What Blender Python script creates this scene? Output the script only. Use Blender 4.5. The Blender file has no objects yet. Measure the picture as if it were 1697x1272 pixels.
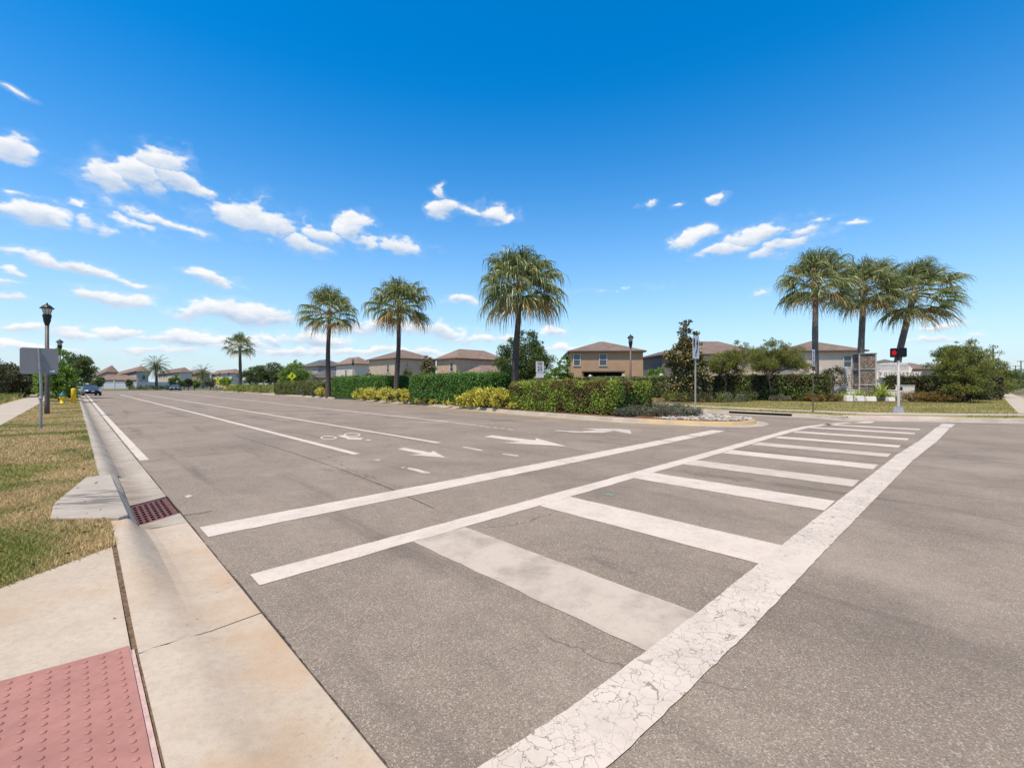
import bpy, bmesh, math, random
import numpy as np
from mathutils import Vector, Matrix
rnd = random.Random(7)
RNG = np.random.default_rng(11)
S = bpy.context.scene
COL = S.collection
# ------------------------------------------------------------------ camera, sky, sun
EYE = 1.5
FPX = 735.0                      # focal length in photo pixels (photo 1697 wide)
cam = bpy.data.cameras.new('camera')
cam.sensor_width = 36.0
cam.lens = 36.0 * FPX / 1697.0
cam.clip_start = 0.05
cam.clip_end = 6000
camo = bpy.data.objects.new('camera', cam)
camo.location = (0, 0, EYE)
camo.rotation_euler = (math.radians(90), 0, 0)
COL.objects.link(camo)
S.camera = camo
SUN_DIR = Vector((-0.21, -0.33, 0.92)).normalized()     # towards the sun: behind, left, high
sl = bpy.data.lights.new('sun', 'SUN')
sl.energy = 4.9
sl.angle = math.radians(0.55)
sl.color = (1.0, 0.875, 0.70)
so = bpy.data.objects.new('sun', sl)
so.rotation_euler = (-SUN_DIR).to_track_quat('-Z', 'Y').to_euler()
so.location = (-20, -30, 60)
COL.objects.link(so)
S.view_settings.view_transform = 'Standard'
S.view_settings.look = 'None'
S.view_settings.gamma = 1.0
S.view_settings.exposure = 0.25
S.cycles.max_bounces = 6
S.cycles.diffuse_bounces = 3
S.cycles.transparent_max_bounces = 6
S.cycles.sample_clamp_indirect = 6.0

class NT:
    """small helper for building node trees"""
    def __init__(self, tree):
        self.t = tree
    def n(self, kind, **kw):
        nd = self.t.nodes.new(kind)
        for k, v in kw.items():
            setattr(nd, k, v)
        return nd
    def l(self, a, b):
        self.t.links.new(a, b)
    def put(self, v, sock):
        if v is None:
            return
        if isinstance(v, bpy.types.NodeSocket):
            self.l(v, sock)
        else:
            if sock.type == 'RGBA' and len(v) == 3:
                v = (*v, 1)
            sock.default_value = v
    def math(self, op, a, b=None, c=None, clamp=False):
        nd = self.n('ShaderNodeMath', operation=op, use_clamp=clamp)
        self.put(a, nd.inputs[0]); self.put(b, nd.inputs[1]); self.put(c, nd.inputs[2])
        return nd.outputs[0]
    def vec(self, op, a, b=None):
        nd = self.n('ShaderNodeVectorMath', operation=op)
        self.put(a, nd.inputs[0]); self.put(b, nd.inputs[1])
        return nd.outputs['Value'] if op in ('LENGTH', 'DOT_PRODUCT') else nd.outputs[0]
    def mix(self, f, a, b, blend='MIX'):
        nd = self.n('ShaderNodeMix', data_type='RGBA', blend_type=blend)
        self.put(f, nd.inputs[0]); self.put(a, nd.inputs[6]); self.put(b, nd.inputs[7])
        return nd.outputs[2]
    def ramp(self, v, lo, hi, a=0.0, b=1.0, smooth=True):
        nd = self.n('ShaderNodeMapRange', interpolation_type='SMOOTHSTEP' if smooth else 'LINEAR')
        self.put(v, nd.inputs[0])
        nd.inputs[1].default_value = lo; nd.inputs[2].default_value = hi
        nd.inputs[3].default_value = a; nd.inputs[4].default_value = b
        return nd.outputs[0]
    def noise(self, vec, scale, detail=3.0, rough=0.55, dist=0.0, color=False):
        nd = self.n('ShaderNodeTexNoise')
        self.put(vec, nd.inputs['Vector'])
        nd.inputs['Scale'].default_value = scale; nd.inputs['Detail'].default_value = detail
        nd.inputs['Roughness'].default_value = rough; nd.inputs['Distortion'].default_value = dist
        return nd.outputs['Color' if color else 'Fac']
    def voro(self, vec, scale, feature='F1', out='Distance', rnd=1.0):
        nd = self.n('ShaderNodeTexVoronoi', feature=feature)
        self.put(vec, nd.inputs['Vector'])
        nd.inputs['Scale'].default_value = scale
        nd.inputs['Randomness'].default_value = rnd
        return nd.outputs[out]
    def mapping(self, vec, loc=(0, 0, 0), rot=(0, 0, 0), scale=(1, 1, 1), kind='POINT'):
        nd = self.n('ShaderNodeMapping', vector_type=kind)
        self.put(vec, nd.inputs[0])
        nd.inputs[1].default_value = loc; nd.inputs[2].default_value = rot; nd.inputs[3].default_value = scale
        return nd.outputs[0]

def azel(px, py):
    d = Vector(((px - 848.5) / FPX, 1.0, (635.5 - py) / FPX)).normalized()
    return math.atan2(d.x, d.y), math.asin(d.z)

# clouds: where each one stands in the sky (as seen in the photograph), half width, half height, tilt, weight
CLOUDS = [
 (175,296,52,24,0,1),(225,292,62,36,0,1.15),(265,268,50,28,8,1),(300,305,60,24,-16,1.05),(330,316,30,16,-10,.9),
 (385,362,50,30,0,1.1),(440,368,72,36,0,1.15),(500,400,38,20,-6,.95),(525,390,35,20,0,1),(585,378,36,26,8,.9),(600,400,30,20,-20,.85),(658,406,50,19,-6,1),
 (22,246,52,28,-6,1),(58,358,78,17,2,.95),(155,376,40,17,-8,.8),(214,374,34,13,-16,.7),(272,372,66,10,-12,.7),
 (110,442,120,12,-9,.95),(345,461,44,10,-12,.95),(178,496,70,14,-3,.95),(22,454,40,9,2,.8),(12,492,34,8,-6,.8),
 (405,522,110,19,2,1.1),(455,530,60,16,0,.9),(40,545,50,13,0,.9),(200,553,52,13,0,1),(140,553,60,12,0,.95),(330,565,90,12,0,.9),(250,560,60,9,0,.8),
 (560,543,60,10,0,.7),(640,543,70,16,-4,1),(715,550,75,14,-4,1),(790,562,60,10,-3,.85),(530,566,60,14,0,1),(450,567,20,9,0,.9),(610,582,80,9,0,.8),(500,585,90,8,0,.6),
 (733,349,26,14,0,1),(733,322,10,16,12,.75),(818,358,32,17,-14,.8),(782,352,18,8,-8,.6),
 (762,499,32,9,-3,.95),(1158,391,42,14,14,.9),(1250,392,76,22,4,1.05),(1205,412,52,14,6,.9),(1290,410,56,13,3,.8),(1326,387,26,12,0,.75),
 (1085,335,16,7,12,.7),(1130,338,12,5,0,.65),(1190,333,14,7,0,.7),(1256,488,18,9,6,.75),(920,554,18,9,0,.9),(935,577,50,9,2,.85),
 (1560,541,40,8,2,.8),(1550,566,60,8,0,.75),(1345,369,26,5,4,.55),(1413,371,16,4,0,.5),(42,160,24,6,-10,.5),(1590,476,24,6,0,.5),(700,585,70,8,0,.7),(80,580,120,9,0,.6),
 (30,322,40,8,0,.4),(120,333,16,6,-20,.5),(390,575,80,8,0,.6),(230,580,90,8,0,.6),(10,470,20,8,0,.5),(1020,480,40,4,0,.3)]

def smooth_noise(h, w, ch, cw, seed):
    r = np.random.default_rng(seed)
    g = r.random((ch + 3, cw + 3)).astype(np.float32)
    y = np.linspace(0, ch, h, endpoint=False); x = np.linspace(0, cw, w, endpoint=False)
    yi = y.astype(int); xi = x.astype(int)
    fy = (y - yi).astype(np.float32); fx = (x - xi).astype(np.float32)
    fy = fy * fy * (3 - 2 * fy); fx = fx * fx * (3 - 2 * fx)
    a = g[yi][:, xi] * (1 - fx) + g[yi][:, xi + 1] * fx
    b = g[yi + 1][:, xi] * (1 - fx) + g[yi + 1][:, xi + 1] * fx
    return a * (1 - fy)[:, None] + b * fy[:, None]
def fbm(h, w, cells_h, cells_w, seed, octs=6, gain=.55):
    out = np.zeros((h, w), np.float32); amp = 1.0; tot = 0.0
    for o in range(octs):
        if cells_h * 2 ** o > h: break
        out += amp * smooth_noise(h, w, int(cells_h * 2 ** o), int(cells_w * 2 ** o), seed + o)
        tot += amp; amp *= gain
    return out / tot
def sst(x, a, b):
    t = np.clip((x - a) / (b - a), 0, 1)
    return t * t * (3 - 2 * t)
def shift(a, dy, dx):
    return np.roll(np.roll(a, dy, 0), dx, 1)

AZ0, AZ1, EL0, EL1 = -1.08, 1.08, -0.02, 0.78
def cloud_map():
    """density and light of the clouds over (azimuth, elevation), computed here with fractal noise"""
    W, H = 2592, 960
    az = np.linspace(AZ0, AZ1, W, dtype=np.float32)[None, :]
    el = np.linspace(EL0, EL1, H, dtype=np.float32)[:, None]
    w1 = fbm(H, W, 28, 40, 1) - .5; w2 = fbm(H, W, 28, 40, 21) - .5
    A = az + w1 * .05; E = el + w2 * .03
    base = np.full((H, W), -3.0, np.float32)
    under = np.zeros((H, W), np.float32)
    for (x, y, a, b, tilt, wt) in CLOUDS:
        ca, ce = azel(x, y)
        wt = wt - .13 * float(sst(np.float64(y), 500, 560))
        ax = abs(azel(x + a, y)[0] - ca); bx = abs(azel(x, y - b)[1] - ce)
        c, s = math.cos(math.radians(tilt)), math.sin(math.radians(tilt))
        u = ((A - ca) * c + (E - ce) * s) / ax; v = (-(A - ca) * s + (E - ce) * c) / bx
        vv = np.where(v < 0, v * 1.25, v)                      # flatter bases
        d = wt - wt * .95 * np.sqrt(u * u + vv * vv)
        under = np.where(d > base, v, under)
        base = np.maximum(base, d)
    # billows: ridged noise gives the cauliflower edge
    r1 = 1 - np.abs(fbm(H, W, 34, 60, 40, 5, .5) * 2 - 1) * 2.2
    n1 = fbm(H, W, 20, 34, 60, 7, .6) - .5
    n2 = fbm(H, W, 60, 60, 80, 5, .6) - .5
    n3 = fbm(H, W, 150, 240, 95, 3, .6) - .5
    d = base + n1 * 1.0 + (r1 - .5) * .28 + n2 * .55 + n3 * .22 + .06
    top = sst(under, -.4, .35)
    cover = sst(d, .0, .74 - .30 * top)
    cover = np.maximum(cover, .22 * sst(d, -.45, .25) * (.5 + n1 * 2.0).clip(0, 1))
    # light from above, to the left: sum density along the way to the sun
    dd = np.clip(d, 0, 1.1)
    depth = np.zeros_like(dd)
    for k in range(1, 9):
        depth += shift(dd, -k * 3, k * 1) * (1.0 if k < 6 else .6)
    lit = np.exp(-depth * .22)
    lit = .40 * lit + .60 * sst(under, -.5, .55) + (n2 * .55) + n3 * .3
    lit = np.clip(lit + .10 * (1 - cover), 0, 1)
    px = np.ones((H, W, 4), np.float32)
    edge = sst(az, AZ0, AZ0 + .05) * (1 - sst(az, AZ1 - .05, AZ1))
    px[..., 0] = cover * edge; px[..., 1] = lit; px[..., 2] = 0
    im = bpy.data.images.new('cloud_map', W, H, alpha=False, float_buffer=True)
    im.colorspace_settings.name = 'Non-Color'
    im.pixels.foreach_set(px.ravel())
    im.update()
    return im

def build_world():
    w = bpy.data.worlds.new('World')
    S.world = w
    w.use_nodes = True
    t = w.node_tree
    t.nodes.clear()
    N = NT(t)
    sky = N.n('ShaderNodeTexSky', sky_type='NISHITA')
    sky.sun_disc = False
    sky.sun_elevation = math.asin(SUN_DIR.z)
    sky.sun_rotation = math.atan2(SUN_DIR.x, SUN_DIR.y)
    sky.altitude = 0
    sky.air_density = 1.0
    sky.dust_density = 0.0
    sky.ozone_density = 2.0
    tc = N.n('ShaderNodeTexCoord')
    sp = N.n('ShaderNodeSeparateXYZ')
    N.l(tc.outputs['Generated'], sp.inputs[0])
    az = N.math('ARCTAN2', sp.outputs[0], sp.outputs[1])
    el = N.math('ARCSINE', sp.outputs[2])
    cb = N.n('ShaderNodeCombineXYZ')
    N.l(N.ramp(az, AZ0, AZ1, smooth=False), cb.inputs[0]); N.l(N.ramp(el, EL0, EL1, smooth=False), cb.inputs[1])
    im = N.n('ShaderNodeTexImage', extension='CLIP', interpolation='Cubic')
    im.image = cloud_map()
    N.l(cb.outputs[0], im.inputs[0])
    ch = N.n('ShaderNodeSeparateColor')
    N.l(im.outputs[0], ch.inputs[0])
    cloudcol = N.mix(ch.outputs[1], CLOUD_DARK, CLOUD_LIGHT)
    gm = N.n('ShaderNodeHueSaturation')
    gm.inputs['Hue'].default_value = SKY_HUE
    gm.inputs['Saturation'].default_value = SKY_SAT
    gm.inputs['Value'].default_value = SKY_VAL
    N.l(sky.outputs[0], gm.inputs['Color'])
    # horizon haze: pale tint blended into the sky colour
    haze = N.math('POWER', N.math('SUBTRACT', 1.0, N.ramp(sp.outputs[2], 0.0, .62, smooth=False)), 2.35)
    base = N.mix(N.math('MULTIPLY', haze, .93), gm.outputs[0], HORIZON)
    col = N.mix(N.math('MULTIPLY', ch.outputs[0], .93), base, cloudcol)
    bg = N.n('ShaderNodeBackground')
    bg.inputs['Strength'].default_value = 0.10
    N.l(col, bg.inputs['Color'])
    out = N.n('ShaderNodeOutputWorld')
    N.l(bg.outputs[0], out.inputs['Surface'])
SKY_HUE, SKY_SAT, SKY_VAL = .499, 1.47, 1.80
HORIZON = (4.4, 5.8, 7.1, 1)
CLOUD_DARK, CLOUD_LIGHT = (4.0, 5.1, 6.7, 1), (8.6, 8.5, 8.4, 1)
build_world()
# ------------------------------------------------------------------ places
ANG = math.atan((124 - 848.5) / FPX)                    # the avenue runs towards the left of the view
SA, CA = math.sin(ANG), math.cos(ANG)
def ST(s, t, z=0.0):
    """s metres up the avenue, t metres to the right across it"""
    return Vector((s * SA + t * CA, s * CA - t * SA, z))
def P(px, py, z=0.0):
    """the spot of ground at height z that the photo shows at (px, py)"""
    Y = FPX * (EYE - z) / (py - 635.5)
    return Vector(((px - 848.5) / FPX * Y, Y, z))
def AT(px, Y, z=0.0):
    """a spot Y metres ahead in the direction of photo column px"""
    return Vector(((px - 848.5) / FPX * Y, Y, z))
def HT(py, Y):
    return (635.5 - py) / FPX * Y + EYE
def to_st(v):
    return (v.x * SA + v.y * CA, v.x * CA - v.y * SA)
ROAD_Z = math.atan2(ST(1, 0).y, ST(1, 0).x)             # heading of the avenue

# ------------------------------------------------------------------ objects
def link(o, parent=None):
    COL.objects.link(o)
    if parent is not None:
        o.parent = parent
    return o
def tag(o, label=None, cat=None, group=None, kind=None):
    if label: o['label'] = label
    if cat: o['category'] = cat
    if group: o['group'] = group
    if kind: o['kind'] = kind
    return o
def thing(name, label, cat, loc=(0, 0, 0), rz=0.0, group=None):
    o = bpy.data.objects.new(name, None)
    o.empty_display_size = .2
    o.location = loc; o.rotation_euler = (0, 0, rz)
    link(o)
    return tag(o, label, cat, group)
def kids(o):
    return [c for c in bpy.data.objects if c.parent == o]
def dup(root, loc, rz, label, group=None, scale=1.0):
    def cp(o, par):
        c = o.copy(); link(c, par)
        for k in list(o.children): cp(k, c)
        return c
    r = cp(root, None)
    r.location = loc; r.rotation_euler = (0, 0, rz); r.scale = (scale,) * 3
    r['label'] = label
    if group: r['group'] = group
    return r

class MB:
    """collects solid shapes and links them as ONE mesh"""
    def __init__(self):
        self.v = []; self.f = []; self.m = []; self.sm = []; self.mi = 0; self.smooth = False
    def add(self, vs, fs, mi=None, smooth=None):
        b = len(self.v)
        self.v.extend([tuple(x) for x in vs])
        for f in fs:
            self.f.append(tuple(b + i for i in f))
            self.m.append(self.mi if mi is None else mi)
            self.sm.append(self.smooth if smooth is None else smooth)
        return self
    def box(self, c, d, rz=0.0, top=(1, 1), mi=None):
        """box with base centre c, dimensions d; top scales the upper face"""
        x, y, z = d[0] / 2, d[1] / 2, d[2]
        cs, sn = math.cos(rz), math.sin(rz)
        vs = []
        for k, (kx, ky) in ((0, (1, 1)), (z, top)):
            for sx, sy in ((-1, -1), (1, -1), (1, 1), (-1, 1)):
                a, b = sx * x * kx, sy * y * ky
                vs.append((c[0] + a * cs - b * sn, c[1] + a * sn + b * cs, c[2] + k))
        return self.add(vs, [(3, 2, 1, 0), (4, 5, 6, 7), (0, 1, 5, 4), (1, 2, 6, 5), (2, 3, 7, 6), (3, 0, 4, 7)], mi, False)
    def tube(self, pts, rads, n=10, cap=True, mi=None, smooth=True):
        pts = [Vector(p) for p in pts]
        rings = []
        prev = None
        for i, p in enumerate(pts):
            d = (pts[min(i + 1, len(pts) - 1)] - pts[max(i - 1, 0)])
            d.normalize()
            ref = prev if prev is not None else (Vector((1, 0, 0)) if abs(d.x) < .9 else Vector((0, 1, 0)))
            u = (ref - d * ref.dot(d)).normalized(); w = d.cross(u)
            prev = u
            r = rads[i] if hasattr(rads, '__len__') else rads
            rings.append([p + (u * math.cos(2 * math.pi * k / n) + w * math.sin(2 * math.pi * k / n)) * r for k in range(n)])
        vs = [q for r in rings for q in r]
        fs = []
        for i in range(len(rings) - 1):
            for k in range(n):
                a, b = i * n + k, i * n + (k + 1) % n
                fs.append((a, b, b + n, a + n))
        self.add(vs, fs, mi, smooth)
        if cap:
            self.add(rings[0], [tuple(range(n - 1, -1, -1))], mi, False)
            self.add(rings[-1], [tuple(range(n))], mi, False)
        return self
    def lathe(self, c, prof, n=16, rot=0.0, mi=None, smooth=True):
        """profile of (radius, height) turned about the upright through c"""
        vs = []
        for r, z in prof:
            for k in range(n):
                a = rot + 2 * math.pi * k / n
                vs.append((c[0] + r * math.cos(a), c[1] + r * math.sin(a), c[2] + z))
        fs = []
        for i in range(len(prof) - 1):
            for k in range(n):
                a, b = i * n + k, i * n + (k + 1) % n
                fs.append((a, b, b + n, a + n))
        fs.append(tuple(range(n - 1, -1, -1)))
        fs.append(tuple(range((len(prof) - 1) * n, len(prof) * n)))
        return self.add(vs, fs, mi, smooth)
    def prism(self, pts, z0, z1, mi=None):
        """flat outline (x, y) raised from z0 to z1"""
        pts = [(p[0], p[1]) for p in pts]
        ar = sum(pts[i][0] * pts[(i + 1) % len(pts)][1] - pts[(i + 1) % len(pts)][0] * pts[i][1] for i in range(len(pts)))
        if ar < 0: pts = pts[::-1]
        n = len(pts)
        vs = [(x, y, z0) for x, y in pts] + [(x, y, z1) for x, y in pts]
        fs = [tuple(range(n - 1, -1, -1)), tuple(range(n, 2 * n))] + [(i, (i + 1) % n, n + (i + 1) % n, n + i) for i in range(n)]
        return self.add(vs, fs, mi, False)
    def slab(self, pts, off, mi=None):
        """any planar outline in space thickened by the vector off"""
        n = len(pts); off = Vector(off)
        vs = [Vector(p) for p in pts] + [Vector(p) + off for p in pts]
        fs = [tuple(range(n - 1, -1, -1)), tuple(range(n, 2 * n))] + [(i, (i + 1) % n, n + (i + 1) % n, n + i) for i in range(n)]
        return self.add(vs, fs, mi, False)
    def sheet(self, pts, mi=None):
        """one upward facing flat face"""
        pts = [Vector(p) for p in pts]
        ar = sum(pts[i].x * pts[(i + 1) % len(pts)].y - pts[(i + 1) % len(pts)].x * pts[i].y for i in range(len(pts)))
        if ar < 0: pts = pts[::-1]
        return self.add(pts, [tuple(range(len(pts)))], mi, False)
    def build(self, name, mats, parent=None, bevel=0.0, loc=None, rz=None):
        me = bpy.data.meshes.new(name)
        me.from_pydata(self.v, [], self.f)
        if not isinstance(mats, (list, tuple)): mats = [mats]
        for m in mats: me.materials.append(m)
        me.polygons.foreach_set('material_index', self.m)
        me.polygons.foreach_set('use_smooth', self.sm)
        if bevel or True:
            bm = bmesh.new(); bm.from_mesh(me)
            bmesh.ops.recalc_face_normals(bm, faces=bm.faces) if bevel >= 0 else None
            bm.to_mesh(me); bm.free()
        me.update()
        o = bpy.data.objects.new(name, me)
        link(o, parent)
        if bevel > 0:
            md = o.modifiers.new('bevel', 'BEVEL'); md.width = bevel; md.segments = 2; md.limit_method = 'ANGLE'
        if loc is not None: o.location = loc
        if rz is not None: o.rotation_euler = (0, 0, rz)
        return o
def structure(o):
    return tag(o, kind='structure')

def np_mesh(name, verts, faces, mat, parent=None, mats=None, mat_idx=None, smooth=False):
    """fast mesh from arrays: verts (n,3), faces (m,k)"""
    me = bpy.data.meshes.new(name)
    n, (m, k) = len(verts), faces.shape
    me.vertices.add(n); me.vertices.foreach_set('co', np.ascontiguousarray(verts, dtype=np.float32).ravel())
    me.loops.add(m * k); me.loops.foreach_set('vertex_index', np.ascontiguousarray(faces, dtype=np.int32).ravel())
    me.polygons.add(m)
    me.polygons.foreach_set('loop_start', np.arange(0, m * k, k, dtype=np.int32))
    if smooth: me.polygons.foreach_set('use_smooth', np.ones(m, dtype=bool))
    for q in (mats or [mat]): me.materials.append(q)
    if mat_idx is not None: me.polygons.foreach_set('material_index', mat_idx.astype(np.int32))
    me.update(calc_edges=True)
    o = bpy.data.objects.new(name, me)
    return link(o, parent)

def unit(a):
    return a / np.maximum(np.linalg.norm(a, axis=1, keepdims=True), 1e-6)
def leaf_arrays(C, D, L, W, fold=.25, rng=RNG, face=None, curl=.15):
    """one folded four-cornered leaf at each of C, pointing along D (n,3); L, W lengths"""
    n = len(C)
    D = unit(D)
    R = rng.normal(size=(n, 3)) if face is None else face + rng.normal(size=(n, 3)) * .45
    side = unit(np.cross(D, R))
    up = np.cross(side, D)
    L = np.broadcast_to(L, n)[:, None]; W = np.broadcast_to(W, n)[:, None]
    base = C - D * L * .5
    tip = C + D * L * .5 - up * L * curl
    mid = C + D * L * .05
    l = mid + side * W * .5 + up * W * fold
    r = mid - side * W * .5 + up * W * fold
    V = np.stack([base, l, tip, r], 1).reshape(-1, 3)
    F = (np.arange(n)[:, None] * 4 + np.array([[0, 1, 2, 3]])).reshape(-1, 4)
    T = np.concatenate([F[:, [0, 1, 2]], F[:, [0, 2, 3]]])
    return V, T
def leaf_mesh(name, C, D, L, W, mat, parent=None, **kw):
    V, T = leaf_arrays(C, D, L, W, **kw)
    return np_mesh(name, V, T, mat, parent)

def text_mesh(name, body, size, mat, parent, loc, rot, align='CENTER', extrude=.004, shear_w=1.0, bold=0.0):
    cu = bpy.data.curves.new(name, 'FONT')
    cu.body = body; cu.size = size; cu.align_x = align; cu.align_y = 'CENTER'; cu.extrude = extrude; cu.offset = bold
    tmp = bpy.data.objects.new(name, cu)
    COL.objects.link(tmp)
    dg = bpy.context.evaluated_depsgraph_get()
    me = bpy.data.meshes.new_from_object(tmp.evaluated_get(dg))
    bpy.data.objects.remove(tmp); bpy.data.curves.remove(cu)
    me.name = name
    me.materials.clear(); me.materials.append(mat)
    o = bpy.data.objects.new(name, me)
    link(o, parent)
    o.location = loc; o.rotation_euler = rot; o.scale = (shear_w, 1, 1)
    return o

# ------------------------------------------------------------------ materials
def new_mat(name):
    m = bpy.data.materials.new(name)
    m.use_nodes = True
    m.node_tree.nodes.clear()
    N = NT(m.node_tree)
    out = N.n('ShaderNodeOutputMaterial')
    return m, N, out
def principled(N, col, rough=.8, spec=.3, normal=None, metal=0.0):
    b = N.n('ShaderNodeBsdfPrincipled')
    N.put(col, b.inputs['Base Color']); N.put(rough, b.inputs['Roughness']) if isinstance(rough, bpy.types.NodeSocket) else setattr(b.inputs['Roughness'], 'default_value', rough)
    b.inputs['Specular IOR Level'].default_value = spec
    b.inputs['Metallic'].default_value = metal
    if normal is not None: N.l(normal, b.inputs['Normal'])
    return b.outputs[0]
def bump(N, h, strength=.3, dist=.01):
    b = N.n('ShaderNodeBump')
    b.inputs['Strength'].default_value = strength; b.inputs['Distance'].default_value = dist
    N.l(h, b.inputs['Height'])
    return b.outputs[0]
def wpos(N):
    return N.n('ShaderNodeNewGeometry').outputs['Position']
def opos(N):
    return N.n('ShaderNodeTexCoord').outputs['Object']
def simple(name, col, rough=.6, spec=.3, var=.15, scale=6.0, metal=0.0, bumpy=0.0):
    m, N, out = new_mat(name)
    p = opos(N)
    n1 = N.noise(p, scale, 4, .6)
    n2 = N.noise(p, scale * 9, 2, .6)
    f = N.math('ADD', N.math('MULTIPLY', n1, .7), N.math('MULTIPLY', n2, .3))
    dark = tuple(c * (1 - var) for c in col); lite = tuple(min(1, c * (1 + var)) for c in col)
    c = N.mix(N.ramp(f, .32, .68), dark, lite)
    nm = bump(N, n2, bumpy, .01) if bumpy else None
    N.l(principled(N, c, rough, spec, nm, metal), out.inputs[0])
    return m
def foliage(name, cols, rough=.55, trans=.3, patch=None, patch_scale=2.0, gloss=.3, tint=(.35, .40, .04)):
    """leaf material: colour varies leaf by leaf between cols (dark to light)"""
    m, N, out = new_mat(name)
    g = N.n('ShaderNodeNewGeometry')
    r = g.outputs['Random Per Island']
    cr = N.n('ShaderNodeValToRGB')
    el = cr.color_ramp.elements
    while len(el) < len(cols): el.new(.5)
    for i, c in enumerate(cols):
        el[i].position = i / (len(cols) - 1); el[i].color = (*c, 1)
    N.l(r, cr.inputs[0])
    c = cr.outputs[0]
    if patch:
        pn = N.noise(g.outputs['Position'], patch_scale, 2, .5)
        c = N.mix(N.ramp(pn, PATCH[0], PATCH[1]), c, patch)
    bs = principled(N, c, rough, gloss)
    tr = N.n('ShaderNodeBsdfTranslucent')
    N.l(N.mix(.35, c, tint), tr.inputs[0])
    mx = N.n('ShaderNodeMixShader'); mx.inputs[0].default_value = trans
    N.l(bs, mx.inputs[1]); N.l(tr.outputs[0], mx.inputs[2])
    N.l(mx.outputs[0], out.inputs[0])
    return m

M = {}
PATCH = (.46, .62)
def mat_asphalt():
    m, N, out = new_mat('asphalt')
    p = wpos(N)
    q = N.mapping(p, rot=(0, 0, -ROAD_Z))                     # x along the avenue
    stones = N.n('ShaderNodeTexVoronoi'); stones.inputs['Scale'].default_value = 150
    N.l(p, stones.inputs['Vector'])
    sc = N.n('ShaderNodeSeparateColor'); N.l(stones.outputs['Color'], sc.inputs[0])
    big = N.n('ShaderNodeTexVoronoi'); big.inputs['Scale'].default_value = 60
    N.l(p, big.inputs['Vector'])
    bc = N.n('ShaderNodeSeparateColor'); N.l(big.outputs['Color'], bc.inputs[0])
    fine = N.noise(p, 190, 2, .7)
    patch = N.noise(p, .55, 5, .6, .3)
    mot = N.noise(p, 5.5, 4, .65)
    c = N.mix(N.ramp(patch, .3, .7), (.258, .198, .141), (.345, .268, .195))  # base tones warmed against the blue cast of the sky fill
    c = N.mix(N.ramp(mot, .3, .75, 0, .32), c, (.165, .13, .10))
    c = N.mix(N.ramp(sc.outputs[0], .0, .5, .45, 0), c, (.075, .062, .052))
    c = N.mix(N.ramp(sc.outputs[1], .72, 1.0, 0, .5), c, (.62, .54, .45))
    c = N.mix(N.math('MULTIPLY', N.ramp(bc.outputs[2], .90, .97), N.ramp(big.outputs['Distance'], .009, .003)), c, (.80, .72, .62))
    c = N.mix(N.ramp(fine, .35, .7, .2, 0), c, (.11, .09, .075))
    # wheel paths and spilt oil along the lanes
    st = N.noise(N.mapping(q, scale=(.10, 1.5, 1)), 1.2, 4, .6)
    c = N.mix(N.ramp(st, .54, .74, 0, .55), c, (.10, .083, .068))
    zone = N.noise(N.mapping(q, scale=(.30, .55, 1), loc=(7.3, 2.1, 0)), .75, 5, .68, .4)
    c = N.mix(N.ramp(zone, .50, .72, 0, .36), c, (.095, .079, .065))
    lite = N.noise(N.mapping(p, loc=(31, 7, 0)), .42, 5, .65)
    c = N.mix(N.ramp(lite, .52, .72, 0, .30), c, (.42, .34, .26))
    oil = N.noise(N.mapping(q, scale=(.35, 1.1, 1), loc=(3, 1, 0)), 1.5, 6, .7)
    c = N.mix(N.ramp(oil, .60, .74, 0, .50), c, (.085, .071, .061))
    # fine cracks, wandering
    wob = N.vec('MULTIPLY', N.vec('SUBTRACT', N.noise(p, 1.3, 4, .6, color=True), (.5, .5, .5)), (1.1, 1.1, 0))
    cr = N.voro(N.vec('ADD', q, wob), .17, 'DISTANCE_TO_EDGE')
    gate = N.ramp(N.noise(p, .35, 2), .50, .56)
    c = N.mix(N.math('MULTIPLY', N.ramp(cr, .0006, .0016, .75, 0), gate), c, (.05, .045, .042))
    h = N.math('ADD', N.math('MULTIPLY', stones.outputs['Distance'], 80.0), fine)
    N.l(principled(N, c, .82, .25, bump(N, h, .35, .003)), out.inputs[0])
    return m
def mat_paint(name, crack=0.0, dirt=.35, col=(.58, .49, .40), wear=.5, scale=10.0):  # default white pushed to cream, countering bluish sky reflection
    m, N, out = new_mat(name)
    p = wpos(N)
    n = N.noise(p, 2.2, 5, .65)
    f = N.noise(p, 70, 3, .7)
    c = N.mix(N.ramp(n, .38, .72, 0, dirt), col, (.29, .235, .18))
    c = N.mix(N.ramp(f, .55, .75, 0, .30), c, (.40, .35, .30))
    chip = N.noise(p, 26, 5, .75)
    big = N.noise(p, 1.1, 3, .6)
    c = N.mix(N.math('MULTIPLY', N.ramp(chip, .60, .66), N.ramp(big, .42, .66, 0, wear)), c, (.27, .22, .175))
    if crack:
        w = N.vec('MULTIPLY', N.vec('SUBTRACT', N.noise(p, 9, 3, .6, color=True), (.5, .5, .5)), (.16, .16, 0))
        e = N.voro(N.vec('ADD', p, w), scale, 'DISTANCE_TO_EDGE')
        e2 = N.voro(N.vec('ADD', p, w), scale * 2.1, 'DISTANCE_TO_EDGE')
        gate = N.ramp(N.noise(p, 1.0, 2), .30, .50, .15, 1)
        k = N.math('MAXIMUM', N.ramp(e, .008, .026, 1, 0), N.math('MULTIPLY', N.ramp(e2, .006, .034, .8, 0), N.ramp(N.noise(p, 3, 2), .5, .6)))
        c = N.mix(N.math('MULTIPLY', N.math('MULTIPLY', k, gate), crack), c, (.24, .20, .165))
    N.l(principled(N, c, .7, .3, bump(N, f, .2, .003)), out.inputs[0])
    return m
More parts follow.
